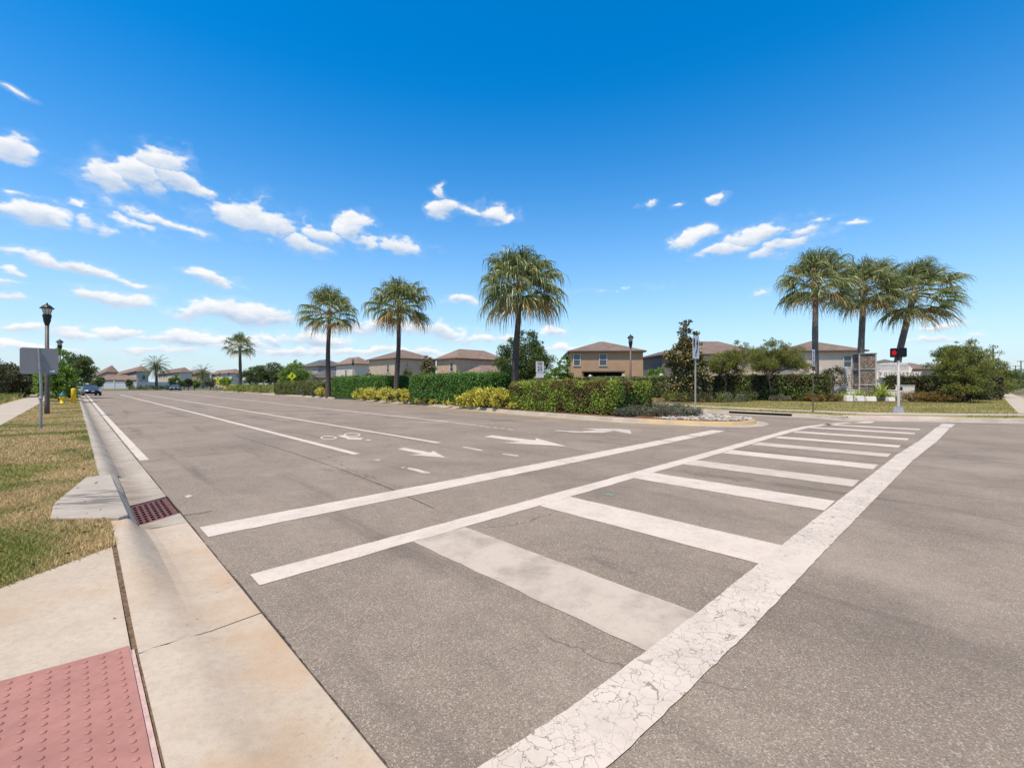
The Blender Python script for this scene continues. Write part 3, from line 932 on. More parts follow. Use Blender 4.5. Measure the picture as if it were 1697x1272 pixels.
def bike(m):
    def ring(cx, cy, rx, ry, w):
        n = 28
        o = [P(cx + rx * math.cos(2 * math.pi * k / n), cy + ry * math.sin(2 * math.pi * k / n), 0) for k in range(n)]
        i_ = [P(cx + (rx - w) * math.cos(2 * math.pi * k / n), cy + (ry - w * .34) * math.sin(2 * math.pi * k / n), 0) for k in range(n)]
        m.add([(p.x, p.y, .004) for p in o + i_], [(k, (k + 1) % n, n + (k + 1) % n, n + k)[::1] for k in range(n)])
    ring(544.6, 724.6, 13.8, 3.0, 3.0)
    ring(583.6, 719.8, 14.0, 3.2, 3.0)
    px_poly(m, [(558.9, 721.3), (569, 720.4), (579, 724.0), (602, 725.2), (597.8, 728.1), (576, 727.1), (572, 725.0)], amp=.01)
    px_poly(m, [(604.5, 728.6), (609, 727.6), (616, 728.3), (612, 729.5)], amp=.01)
mark('bicycle_symbol', M['paint'], bike)
# torn scrap of old paint by the drain
mark('paint_scrap', M['paint_worn'], lambda m: (px_poly(m, [(305, 822), (313, 819.2), (320, 821), (311, 824.3)], amp=.02),))
mk = mat_paint('green_survey_paint', 0, .2, col=(.17, .25, .19))
mark('survey_mark', mk, lambda m: (px_poly(m, [(1002, 818.5), (1010, 816.5), (1012, 818), (1004, 820.5)], amp=.004), px_poly(m, [(1008, 820), (1014, 817.4), (1019, 819), (1012, 821.5)], amp=.004)))
# sealed seam across the lane, beside the end of the edge line
def seam(m):
    for pts in ([(246, 763.5), (290, 758), (345, 752), (420, 748)], [(294, 855), (318, 851.5), (338, 849), (350, 846)], [(388, 720), (480, 748), (560, 775), (640, 806), (720, 842)]):
        L = [to_st(P(x, y)) for x, y in pts]
        strip(m, L, .012, .003, .004, .1)
mark('road_seam', simple('seam_tar', (.05, .045, .04), .9, .1), seam)

# ------------------------------------------------------------------ kerbed islands
def offset_ring(pts, d):
    """move an open polyline sideways (left of travel) by d"""
    out = []
    for i, p in enumerate(pts):
        a = pts[max(i - 1, 0)]; b = pts[min(i + 1, len(pts) - 1)]
        t = (b - a); t = Vector((t.x, t.y, 0)).normalized()
        out.append(p + Vector((-t.y, t.x, 0)) * d)
    return out
def smooth_line(pts, n=4):
    """Catmull-Rom through the points"""
    P_ = [pts[0] * 2 - pts[1]] + list(pts) + [pts[-1] * 2 - pts[-2]]
    out = []
    for i in range(1, len(P_) - 2):
        for k in range(n):
            u = k / n
            a, b, c, d = P_[i - 1], P_[i], P_[i + 1], P_[i + 2]
            out.append(.5 * ((2 * b) + (c - a) * u + (2 * a - 5 * b + 4 * c - d) * u * u + (3 * b - a - 3 * c + d) * u ** 3))
    out.append(pts[-1])
    return out
def kerb_strip(name, line, gutter, inward, mat, yellow=None, low=None):
    """gutter, kerb face and kerb top along line (asphalt edge); inward +1 left of travel"""
    offs = [(0, -.03), (0, .006), (gutter * .98, .022), (gutter + .05, .135), (gutter + .075, .152), (gutter + .21, .155), (gutter + .21, 0.0)]
    hk = [low(p) if low else 1.0 for p in line]
    R = [[Vector((p.x, p.y, z if z < .03 else .026 + (z - .026) * hk[i])) for i, p in enumerate(offset_ring(line, inward * o))] for o, z in offs]
    mb = MB(); n = len(line); m = len(offs)
    vs = [q for r in R for q in r]
    fs = [(k * n + i, k * n + i + 1, (k + 1) * n + i + 1, (k + 1) * n + i) for k in range(m - 1) for i in range(n - 1)]
    mb.add(vs, fs)
    if yellow:
        for j, (k, i) in enumerate([(k, i) for k in range(m - 1) for i in range(n - 1)]):
            if k in (2, 3, 4) and yellow(line[i]): mb.m[j] = 1
    structure(mb.build(name, [mat, M['curb_yellow']]))
    return [Vector((p.x, p.y, 0)) for p in offset_ring(line, inward * (gutter + .19))]
near = [(101, 19.9), (71.5, 19.3), (50, 18.5), (37, 17.95), (22.8, 16.6), (16, 15.45), (13.4, 15.2), (10, 15.0), (7.65, 15.33), (6.2, 15.75), (5.25, 16.5), (4.95, 17.5), (5.1, 18.6), (5.75, 19.6), (7.0, 20.2), (9, 20.5), (14, 20.8), (22, 21.6), (37, 23), (71, 24.6), (101, 25)]
line = smooth_line([ST(*p) for p in near], 4)
inner = kerb_strip('median_kerb', line, .40, 1, M['curb'], lambda p: to_st(p)[0] < 9.2 and to_st(p)[1] < 20.3)
md = MB()
nI = len(inner)
half = nI // 2
# mulch near the intersection, turf beyond: two sheets meeting at a line across
inner_m = [p for p in inner if to_st(p)[0] < 47]
inner_t = [p for p in inner if to_st(p)[0] >= 46.2]
md.sheet([Vector((p.x, p.y, .150)) for p in inner_m])
structure(md.build('planting_bed', M['mulch']))
mt = MB(); mt.sheet([Vector((p.x, p.y, .145)) for p in inner_t])
structure(mt.build('median_lawn', M['turf']))
# far side lawn with its kerb
fk = [(125, 31), (80, 30), (45, 28), (25, 25.6), (14, 24.2), (9.6, 23.4), (7.4, 23.1), (5.5, 23.0), (4.4, 22.85)] + [to_st(P(*q_)) for q_ in ((1395, 696.8), (1440, 697.4), (1500, 698.2), (1560, 699), (1620, 700), (1697, 701.2))] + [(-3.2, 28.2), (-3.9, 33), (-4.5, 60), (-6, 140)]
fline = smooth_line([ST(*p) for p in fk], 4)
def flush(p):
    px = 848.5 + FPX * p.x / p.y if p.y > 1 else 0
    return float(1 - sst(np.float64(px), 1405, 1445) * (1 - sst(np.float64(px), 1560, 1610))) if p.y > 5 else 1.0
fline2 = []
for i in range(len(fline) - 1):
    k_ = max(1, int((fline[i + 1] - fline[i]).length / .3)) if 1 < fline[i].y < 40 and fline[i].x < 40 else 1
    fline2 += [fline[i].lerp(fline[i + 1], j / k_) for j in range(k_)]
fline = fline2 + [fline[-1]]
kback = kerb_strip('kerb', fline, .42, 1, M['curb'], low=flush)
hf = [flush(p) for p in fline]
rings_ = {d: offset_ring(fline, d) for d in (.62, 1.22)}
finner = [Vector((rings_[.62][i].x, rings_[.62][i].y, 0)).lerp(Vector((rings_[1.22][i].x, rings_[1.22][i].y, 0)), min(1, (1 - hf[i]) * 1.6)) for i in range(len(fline))]
ap = MB(); ids = [i for i in range(len(fline)) if hf[i] < .999]
i0, i1 = ids[0] - 1, ids[-1] + 1
for i in range(i0, i1):
    q = []
    for k_ in (i, i + 1):
        a_ = rings_[.62][k_]; b_ = finner[k_]
        q.append((Vector((a_.x, a_.y, .024 + .128 * hf[k_])), Vector((b_.x, b_.y, .156))))
    ap.add([q[0][0], q[1][0], q[1][1], q[0][1]], [(0, 1, 2, 3)])
structure(ap.build('sidewalk_ramp', M['concrete']))
rl = MB(); rl.sheet([Vector((p.x, p.y, .15)) for p in finner] + [ST(20, 200, .15), ST(125, 150, .15)])
structure(rl.build('lawn', M['turf']))
# right sidewalks (lie on the lawn)
rs = MB()
def walk(mb, A, B, z=.158):
    for i in range(len(A) - 1):
        q = [A[i], A[i + 1], B[i + 1], B[i]]
        mb.sheet([Vector((p.x, p.y, z)) for p in q])
A_ = [P(1086, 668.2, .15), P(1160, 671.6, .15), P(1235, 675.2, .15), P(1340, 679.5, .15), P(1440, 683.2, .15), P(1560, 684.6, .15), P(1700, 685.6, .15), P(1900, 687, .15)]
B_ = [P(1086, 669.6, .15), P(1160, 673.2, .15), P(1235, 677.0, .15), P(1340, 681.4, .15), P(1440, 686.6, .15), P(1560, 687.4, .15), P(1700, 688.6, .15), P(1900, 690, .15)]
walk(rs, A_, B_)
A2 = [P(1688, 684.6, .15), P(1672, 668, .15), P(1662, 655.5, .15), P(1658, 648, .15), P(1656, 643.4, .15)]
B2 = [P(1760, 685.4, .15), P(1712, 668, .15), P(1684, 655.5, .15), P(1672, 648, .15), P(1665, 643.4, .15)]
walk(rs, A2, B2, .162)
structure(rs.build('sidewalk', M['concrete']))
tr = MB()
def on_ramp(px, u):
    i = min(range(len(fline)), key=lambda k_: abs(848.5 + FPX * fline[k_].x / max(fline[k_].y, .1) - px) if fline[k_].y > 5 else 1e9)
    a_, b_ = rings_[.62][i], finner[i]
    return Vector((a_.x + (b_.x - a_.x) * u, a_.y + (b_.y - a_.y) * u, (.024 + .128 * hf[i]) * (1 - u) + .156 * u + .006))
tq = [on_ramp(1458, .56), on_ramp(1538, .56), on_ramp(1538, .12), on_ramp(1458, .12)]
tr.slab(tq, (0, 0, -.012))
for i in range(22):
    for j in range(3):
        c = tq[0].lerp(tq[1], (i + .5) / 22).lerp(tq[3].lerp(tq[2], (i + .5) / 22), (j + .5) / 3)
        tr.lathe((c.x, c.y, c.z - .001), [(.02, 0), (.016, .006), (.006, .008)], 6)
tag(tr.build('tactile_pad', simple('pale_pink_pad', (.46, .33, .29), .8, .2, .12, 6)), 'pale pink tactile strip at the foot of the far crossing signal', 'tactile paving')
# kerb inlet slot in the far kerb
ki = MB()
a, b = to_st(P(1206, 687.0, .1)), to_st(P(1310, 691.0, .1))
pa, pb_ = P(1206, 687.2, .08), P(1312, 690.6, .08)
d = (pb_ - pa).normalized(); nrm = Vector((d.y, -d.x, 0))
kpts = [p for p in finner if 1204 < 848.5 + FPX * p.x / p.y < 1314]
if len(kpts) >= 2:
    t_in = [p for p in offset_ring(fline, .42)]
    sel = [p for p in t_in if 1204 < 848.5 + FPX * p.x / p.y < 1314]
    for i in range(len(sel) - 1):
        a, b = sel[i], sel[i + 1]; d = (b - a).normalized(); nn = Vector((d.y, -d.x, 0)) * .012
        ki.slab([(a + nn) + Vector((0, 0, .03)), (b + nn) + Vector((0, 0, .03)), (b + nn) + Vector((0, 0, .125)), (a + nn) + Vector((0, 0, .125))], (-nn.x * 12, -nn.y * 12, 0))
    tag(ki.build('kerb_inlet', M['dark']), 'long dark drain slot in the far kerb face behind the stony median tip', 'drain inlet')

# ------------------------------------------------------------------ grass blades
def blades(name, pts, h, w, mat, z=.15, lean=.5):
    n = len(pts)
    hh = h * RNG.uniform(.5, 1.3, n); a = RNG.uniform(0, 2 * math.pi, n); b = RNG.uniform(0, 2 * math.pi, n)
    ww = w * RNG.uniform(.6, 1.3, n)
    base = np.column_stack([pts, np.full(n, z - .004)])
    side = np.column_stack([np.cos(a), np.sin(a), np.zeros(n)]) * ww[:, None] * .5
    le = hh * RNG.uniform(.1, 1, n) * lean
    tip = base + np.column_stack([np.cos(b) * le, np.sin(b) * le, hh])
    mid = base + np.column_stack([np.cos(b) * le * .35, np.sin(b) * le * .35, hh * .6])
    V = np.stack([base - side, base + side, mid + side * .75, mid - side * .75, tip], 1).reshape(-1, 3)
    i = np.arange(n)[:, None] * 5
    T = np.concatenate([i + np.array([[0, 1, 2]]), i + np.array([[0, 2, 3]]), i + np.array([[3, 2, 4]])])
    return np_mesh(name, V, T, mat)
def st_points(n, s0, s1, t0, t1, power=1.0):
    u = RNG.random(n) ** power
    s = s0 + (s1 - s0) * u; t = t0 + (t1 - t0) * RNG.random(n)
    return s, t
def st_xy(s, t):
    return np.column_stack([s * SA + t * CA, s * CA - t * SA])
def in_lid(xy):
    pts = [(p.x, p.y) for p in lp]
    ins = np.zeros(len(xy), bool)
    j = len(pts) - 1
    for i in range(len(pts)):
        xi, yi = pts[i]; xj, yj = pts[j]
        c = ((yi > xy[:, 1]) != (yj > xy[:, 1])) & (xy[:, 0] < (xj - xi) * (xy[:, 1] - yi) / (yj - yi) + xi)
        ins ^= c; j = i
    return ins
allp = []
for n, s0, s1, pw in ((100000, 2.6, 9, 1.0), (70000, 7, 22, 1.3), (45000, 18, 60, 1.4)):
    s, t = st_points(n, s0, s1, -1.70, .25, pw)
    ok = s > EDGE(t) - .05 * RNG.random(len(s)) ** 2
    allp.append(st_xy(s[ok], t[ok]))
pts = np.concatenate(allp); pts = pts[~in_lid(pts)]
near_m = np.hypot(pts[:, 0], pts[:, 1]) < 11
tag(blades('grass', pts[near_m], .042, .0065, M['blade_dry'], lean=1.1), 'short dry mown grass on the left verge', 'grass', kind='stuff')
tag(blades('grass', pts[~near_m], .05, .013, M['blade_dry'], lean=1.0), 'dry verge grass farther along the left kerb', 'grass', kind='stuff')
s, t = st_points(26000, 22, 75, -16, -3.6)
tag(blades('grass', st_xy(s, t), .50, .04, M['blade_green'], lean=.7), 'tall meadow grass left of the sidewalk', 'grass', kind='stuff')
s, t = st_points(9000, 14, 60, -7, -3.45)
tag(blades('grass', st_xy(s, t), .25, .02, M['blade_dry'], lean=.8), 'dry grass edging the left sidewalk', 'grass', kind='stuff')
# dead leaves and straw lying in the near grass
n_ = 240
s, t = st_points(n_, 4.2, 13, -1.65, .22, 1.3)
ok = s > EDGE(t) + .05
xy = st_xy(s[ok], t[ok]); k_ = len(xy)
D_ = np.column_stack([RNG.normal(size=(k_, 2)), RNG.normal(size=k_) * .15])
lf = leaf_mesh('dead_leaves', np.column_stack([xy, np.full(k_, .185)]), D_, .05 * RNG.uniform(.5, 1.5, k_), .022, simple('dead_leaf', (.22, .13, .06), .9, .1, .5, 20), None, face=np.array([0, 0, 1.]))
tag(lf, 'brown dead leaves scattered in the dry verge grass', 'leaves', kind='stuff')
# thin grass on the far lawn, only inside its kerb
n = 60000
xs = RNG.uniform(7, 42, n); ys = RNG.uniform(17, 42, n)
s_ = xs * SA + ys * CA; t_ = xs * CA - ys * SA
ins = np.zeros(n, bool)
poly = [(p.x, p.y) for p in finner] + [(ST(20, 200).x, ST(20, 200).y), (ST(125, 150).x, ST(125, 150).y)]
j = len(poly) - 1
for i in range(len(poly)):
    xi, yi = poly[i]; xj, yj = poly[j]
    c = ((yi > ys) != (yj > ys)) & (xs < (xj - xi) * (ys - yi) / ((yj - yi) or 1e-9) + xi)
    ins ^= c; j = i
pyg = 635.5 + FPX * 1.35 / ys; pxg = 848.5 + FPX * xs / ys
wl = np.interp(pxg, [1086, 1160, 1235, 1340, 1440, 1560, 1700], [668.2, 671.6, 675.2, 679.5, 683.2, 684.6, 685.6]); wh = np.interp(pxg, [1086, 1160, 1235, 1340, 1440, 1560, 1700], [669.6, 673.2, 677, 681.4, 686.6, 687.4, 688.6])
keep = ins & ~((pyg > wl - .1) & (pyg < wh + .1)) & ~((pxg > 1424) & (pyg > 686.5) & (pxg < 1602)) & ~((pxg > np.interp(pyg, [643, 655, 668, 685], [1655, 1661, 1671, 1687])))
tag(blades('grass', np.column_stack([xs, ys])[keep], .06, .022, M['blade_green'], lean=.9), 'short green and straw grass on the far corner lawn', 'grass', kind='stuff')
# ------------------------------------------------------------------ plants
def rv(n, seed):
    return np.random.default_rng(seed)
def palm(label, base, top, seed, n=46, petiole=1.25, seg=1.35, droop=1.0, wind=(0, 0, 0), r0=.24, r1=.16, group=None, bark='palm_bark', bend=0.0, scale=1.0, nseg=36, dry=5, wide=1.45):
    base = Vector(base); top = Vector(top)
    th = thing('palm_tree', label, 'palm tree', base, 0, group)
    R = np.random.default_rng(seed)
    d = top - base
    tm = MB(); pts = []; rad = []
    side = Vector((d.x, d.y, 0))
    for i in range(15):
        u = i / 14
        ease = u ** (1 + bend)
        wob = Vector((math.sin(u * 5 + seed) * .05, math.cos(u * 4 + seed) * .04, 0)) * scale * (u * (1 - u) * 4)
        pts.append(Vector((d.x * ease, d.y * ease, d.z * u)) + wob)
        r = r0 + (r1 - r0) * min(1, u * 1.3)
        if u < .08: r *= 1.35 - u * 4
        if u > .93: r *= 1.35
        rad.append(r * (1 + R.uniform(-.03, .03)))
    tm.tube(pts, rad, 12)
    tm.build('trunk', M[bark], th)
    # crown of fans with long hanging ribbons
    C = np.array(top - base)
    az = np.arange(n) * 2.39996 + R.uniform(-.3, .3, n)
    u = (np.arange(n) + .5) / n
    elv = np.radians(88 - 128 * u ** 1.0 + R.uniform(-9, 9, n))
    Pd = np.column_stack([np.cos(az) * np.cos(elv), np.sin(az) * np.cos(elv), np.sin(elv)])
    W = np.array(wind)
    Vs, Fs, off = [], [], 0
    Vd, Fd, offd = [], [], 0
    pm_ = MB()
    for i in range(n):
        p = Pd[i]; Lp = petiole * scale * R.uniform(.75, 1.15) * (1.0 if elv[i] > -.3 else .85)
        mid = C + p * Lp * .55 + W * .10 * Lp
        E = C + p * Lp - np.array([0, 0, .16 * Lp * droop]) + W * .30 * Lp
        pm_.tube([C, mid, E], [.022 * scale, .017 * scale, .013 * scale], 4, False)
        pd = unit((E - mid)[None])[0]
        s = np.cross(pd, [0, 0, 1.0]); s /= max(np.linalg.norm(s), 1e-3)
        roll = R.uniform(-.5, .5)
        upv = np.cross(s, pd); s2 = s * math.cos(roll) + upv * math.sin(roll)
        k = nseg
        th_ = np.linspace(-1.95, 1.95, k) + R.uniform(-.05, .05, k)
        d0 = np.cos(th_)[:, None] * pd + np.sin(th_)[:, None] * s2 + (.18 - .12 * np.abs(th_))[:, None] * upv
        d0 = unit(d0)
        L = seg * scale * R.uniform(.75, 1.12, k) * (1 - .10 * np.abs(th_))
        J = 7
        pos = np.repeat(E[None], k, 0); prev = []
        wfac = R.uniform(.8, 1.2, (k, 1))
        for j in range(J):
            f = j / (J - 1)
            prev.append(pos.copy())
            gdp = np.clip((f - .22) / .55, 0, 1) * .95 * droop * R.uniform(.8, 1.1, (k, 1))
            gdp = np.clip(gdp, 0, .97)
            dj = d0 * (1 - gdp) + np.array([0, 0, -1.0]) * gdp + W * f * 1.1 * wfac + R.normal(size=(k, 3)) * .05
            pos = pos + unit(dj) * (L / (J - 1))[:, None]
        pr = np.stack(prev, 1)                                        # k, J, 3
        tang = np.diff(pr, axis=1, append=pr[:, -1:] + (pr[:, -1:] - pr[:, -2:-1]))
        tang /= np.maximum(np.linalg.norm(tang, axis=2, keepdims=True), 1e-6)
        a = R.uniform(0, 6.28, (k, 1)); rv_ = np.stack([np.cos(a), np.sin(a), np.full_like(a, .2)], 2)
        sd = np.cross(tang, np.broadcast_to(rv_, tang.shape))
        sd /= np.maximum(np.linalg.norm(sd, axis=2, keepdims=True), 1e-6)
        wd = np.array([.030, .048, .046, .036, .026, .016, .006]) * scale * wide
        l = pr + sd * wd[None, :, None] * .5; r = pr - sd * wd[None, :, None] * .5
        V = np.stack([l, r], 2).reshape(k, J * 2, 3)
        q = np.array([[2 * j, 2 * j + 1, 2 * j + 3, 2 * j + 2] for j in range(J - 1)])
        F = (np.arange(k)[:, None, None] * (J * 2) + q[None]).reshape(-1, 4)
        if i >= n - dry:
            Vd.append(V.reshape(-1, 3)); Fd.append(F + offd); offd += k * J * 2
        else:
            Vs.append(V.reshape(-1, 3)); Fs.append(F + off); off += k * J * 2
    np_mesh('crown', np.concatenate(Vs), np.concatenate(Fs), M['frond'], th)
    if Vd: np_mesh('dry_fronds', np.concatenate(Vd), np.concatenate(Fd), M['frond_dry'], th)
    pm_.lathe((C[0], C[1], C[2] - .35 * scale), [(r1 * 1.0, 0), (r1 * 1.5, .15 * scale), (r1 * 1.7, .35 * scale), (r1 * 1.1, .6 * scale), (.03, .8 * scale)], 10)
    pm_.build('leaf_stalks', M['frond_dry'], th)
    return th
def date_palm(label, base, h, seed, rad=2.6, group=None):
    th = thing('date_palm', label, 'palm tree', base, 0, group)
    R = np.random.default_rng(seed)
    MB().tube([(0, 0, 0), (.05, 0, h * .5), (0, 0, h)], [.32, .26, .30], 10).build('trunk', M['palm_bark'], th)
    C = []; D = []; L = []
    for i in range(44):
        az = i * 2.39996; u = (i + .5) / 44
        el = math.radians(80 - 115 * u)
        p = np.array([math.cos(az) * math.cos(el), math.sin(az) * math.cos(el), math.sin(el)])
        pos = np.array([0, 0, h]); d = p.copy()
        for j in range(14):
            d = d + np.array([0, 0, -.11]); d /= np.linalg.norm(d)
            pos = pos + d * rad / 11
            sd = np.cross(d, [0, 0, 1.]); sd /= max(np.linalg.norm(sd), .01)
            for sg in (-1, 1):
                C.append(pos + sd * sg * .18); D.append(d * .7 + sd * sg * .8 + np.array([0, 0, -.25])); L.append(.55)
    leaf_mesh('crown', np.array(C), np.array(D), np.array(L), .11, M['date_frond'], th, rng=R)
    return th

def foliage_points(blobs, n, R, clumps=40, tight=.30, shell=.55):
    """leaf centres and outward directions in clumps spread through ellipsoids"""
    vol = np.array([b[3] * b[4] * b[5] for b in blobs], float) ** .75
    nc = R.multinomial(clumps, vol / vol.sum())
    cen, rad = [], []
    for b, k in zip(blobs, nc):
        if k == 0: continue
        d = unit(R.normal(size=(k, 3))); r = (shell + (1 - shell) * R.random((k, 1)) ** .7)
        c = np.array(b[:3]) + d * r * np.array(b[3:6])
        cen.append(c); rad.append(np.full(k, tight * (b[3] * b[4] * b[5]) ** (1 / 3)) * R.uniform(.6, 1.35, k))
    cen = np.concatenate(cen); rad = np.concatenate(rad)
    w = rad ** 2
    idx = R.choice(len(cen), n, p=w / w.sum())
    off = R.normal(size=(n, 3)) * .55
    ln = np.linalg.norm(off, axis=1, keepdims=True)
    off = off / np.maximum(ln, 1e-6) * np.minimum(ln, 1.25)
    off[:, 2] *= .75
    Cn = cen[idx] + off * rad[idx][:, None]
    mid = np.array([np.array(b[:3]) for b in blobs]).mean(0)
    D = unit(off) * .8 + unit(Cn - mid) * .5 + R.normal(size=(n, 3)) * .5
    return Cn, D, cen
def tree(name, label, cat, base, trunk_h, blobs, mat, leaf, n, seed, clumps=60, tight=.30, shell=.5, tr=.12, limbs=9, group=None, bark='bark', lean=(0, 0), multi=1, zmin=.25):
    th = thing(name, label, cat, base, 0, group)
    R = np.random.default_rng(seed)
    C, D, cen = foliage_points(blobs, n, R, clumps, tight, shell)
    ok = C[:, 2] > zmin
    leaf_mesh('crown', C[ok], D[ok], leaf[0] * R.uniform(.7, 1.25, ok.sum()), leaf[1], M[mat], th, rng=R)
    tm = MB()
    for k in range(multi):
        ox = (k - (multi - 1) / 2) * tr * 2.4
        f = Vector((lean[0] + ox * 1.5, lean[1], trunk_h))
        tm.tube([(ox * .5, 0, -.05), Vector((ox, 0, 0)) + Vector((f.x * .4, f.y * .4, trunk_h * .5)), f], [tr * 1.2, tr, tr * .85], 8)
        sel = R.choice(len(cen), min(limbs, len(cen)), replace=False)
        for q in sel:
            c = Vector(cen[q])
            if c.z < trunk_h * .6: continue
            m_ = f.lerp(c, .5) + Vector(R.normal(size=3) * .12) + Vector((0, 0, .12))
            tm.tube([f - Vector((0, 0, trunk_h * .12)), f.lerp(m_, .5) + Vector((0, 0, .05)), m_, c], [tr * .62, tr * .45, tr * .30, tr * .10], 6, False)
    tm.build('trunk', M[bark], th)
    return th
def hedge(label, s0, s1, t0, t1, h, mat, seed, dens=900, leaf=(.085, .05), group=None, round_=.25, z=.15, lump=.10, name='hedge', cat='hedge', rot=None, org=None, taper=1.0, wild=.03):
    """clipped hedge: x along the avenue, y across it"""
    R = np.random.default_rng(seed)
    a, b = (s1 - s0) / 2, (t1 - t0) / 2
    loc = org if org is not None else ST((s0 + s1) / 2, (t0 + t1) / 2, z)
    th = thing(name, label, cat, loc, ROAD_Z if rot is None else rot, group)
    def bulge(x, y, zz):
        return lump * (np.sin(x * 1.7 + seed) * np.cos(y * 2.1 + zz * 1.3 + seed * 2) + .6 * np.sin(x * 4.1 + y * 3.3 + seed) * np.cos(zz * 3.7))
    faces = [('top', 4 * a * b, ), ('x', 2 * b * h), ('X', 2 * b * h), ('y', 2 * a * h), ('Y', 2 * a * h)]
    Cs, Ns = [], []
    for f in faces:
        n = int(f[1] * dens)
        u, v = R.random(n), R.random(n)
        if f[0] == 'top': p = np.column_stack([(u * 2 - 1) * a, (v * 2 - 1) * b, np.full(n, h)]); nn = np.tile([0, 0, 1.], (n, 1))
        elif f[0] in 'xX':
            sg = -1 if f[0] == 'x' else 1
            p = np.column_stack([np.full(n, sg * a), (u * 2 - 1) * b, v * h]); nn = np.tile([sg, 0, 0.], (n, 1))
        else:
            sg = -1 if f[0] == 'y' else 1
            p = np.column_stack([(u * 2 - 1) * a, np.full(n, sg * b), v * h]); nn = np.tile([0, sg, 0.], (n, 1))
        Cs.append(p); Ns.append(nn)
    C = np.concatenate(Cs); Nn = np.concatenate(Ns)
    # rounded corners
    rr = min(round_, a * .9, b * .9, h * .5)
    lim = np.array([a - rr, b - rr, 1e9])
    q = np.clip(C, [-a + rr, -b + rr, 0], [a - rr, b - rr, h - rr])
    v = C - q; ln = np.linalg.norm(v, axis=1, keepdims=True)
    C = np.where(ln > 1e-6, q + v / np.maximum(ln, 1e-6) * np.minimum(ln, rr), C)
    Nn = np.where(ln > 1e-4, v / np.maximum(ln, 1e-6), Nn)
    depth = -R.random((len(C), 1)) ** 1.6 * .22 + bulge(C[:, 0], C[:, 1], C[:, 2])[:, None] + R.normal(size=(len(C), 1)) * .018
    C = C + Nn * depth
    C[:, 2] = np.maximum(C[:, 2], .03)
    k = (1 - taper) * (1 - C[:, 2] / h)
    C[:, :2] *= (1 - k)[:, None]
    # hollows where the twigs show, stray shoots on top, thin near the soil
    hol = np.sin(C[:, 0] * 3.1 + seed * 1.7) * np.sin(C[:, 1] * 3.7 + C[:, 2] * 4.3 + seed) + .7 * np.sin(C[:, 0] * 7.3 + C[:, 2] * 6.1 + seed * 3) * np.sin(C[:, 1] * 6.9 + seed)
    ok = R.random(len(C)) < np.clip(.25 + C[:, 2] / (.34 * h), 0, 1) * np.clip(1.25 - (.45 + 15 * (wild - .012)) * np.maximum(hol - .15, 0) * (Nn[:, 2] < .6), .12, 1)
    sh = R.random(len(C)) < wild
    C[sh] += Nn[sh] * R.uniform(.04, .16, (sh.sum(), 1)) + np.array([0, 0, 1.0]) * R.uniform(0, .08, (sh.sum(), 1))
    C, Nn = C[ok], Nn[ok]
    D = Nn * .45 + R.normal(size=C.shape) * .6 + np.array([0, 0, .15])
    leaf_mesh('foliage', C, D, leaf[0] * R.uniform(.65, 1.25, len(C)), leaf[1], M[mat], th, rng=R, face=Nn + np.array([-.15, -.15, .5]))
    # twigs inside: an uneven body the leaves stand on
    nx, ny, nz = max(3, int(a * 5)), max(3, int(b * 5)), max(3, int(h * 5))
    bm = bmesh.new()
    ins = .16
    bmesh.ops.create_grid(bm, x_segments=1, y_segments=1, size=1)
    bm.clear()
    core = MB()
    A, B, H = max(a - ins, a * .5), max(b - ins, b * .5), h - ins
    rows = []
    prof = [(0.82, .02), (.95, .12), (1, .35), (1, .7), (.97, .9), (.8, 1.0), (.4, 1.02), (.02, 1.02)]
    n = 40
    for fx, fz in prof:
        ring = []
        for j in range(n):
            an = 2 * math.pi * j / n
            cx, cy = math.cos(an), math.sin(an)
            e = .32
            x = math.copysign(abs(cx) ** e, cx) * A * fx; y = math.copysign(abs(cy) ** e, cy) * B * fx
            zz = H * fz
            bl = float(bulge(np.float64(x), np.float64(y), np.float64(zz)))
            ring.append((x + math.copysign(bl, x), y + math.copysign(bl, y), zz + (bl if fz > .9 else 0)))
        rows += ring
    core.add(rows, [(i * n + j, i * n + (j + 1) % n, (i + 1) * n + (j + 1) % n, (i + 1) * n + j) for i in range(len(prof) - 1) for j in range(n)])
    bm.free()
    core.build('branches', M['twig_core'], th)
    return th
def shrub(label, base, r, h, mat, seed, n=900, leaf=(.10, .055), name='shrub', cat='shrub', group=None, clumps=26, tight=.34, sx=1.0):
    R = np.random.default_rng(seed)
    th = thing(name, label, cat, base, 0, group)
    blobs = [(0, 0, h * .5, r * .85 * sx, r * .85, h * .46)]
    C, D, cen = foliage_points(blobs, n, R, clumps, tight, .55)
    ok = C[:, 2] > .02
    leaf_mesh('foliage', C[ok], D[ok] + np.array([0, 0, .35]), leaf[0] * R.uniform(.65, 1.25, ok.sum()), leaf[1], M[mat], th, rng=R)
    st = MB()
    for c in cen[:16]:
        st.tube([(0, 0, 0), Vector(c) * .5 + Vector((0, 0, .05)), Vector(c)], [.02, .014, .006], 5, False)
    st.build('stems', M['bark'], th)
    return th
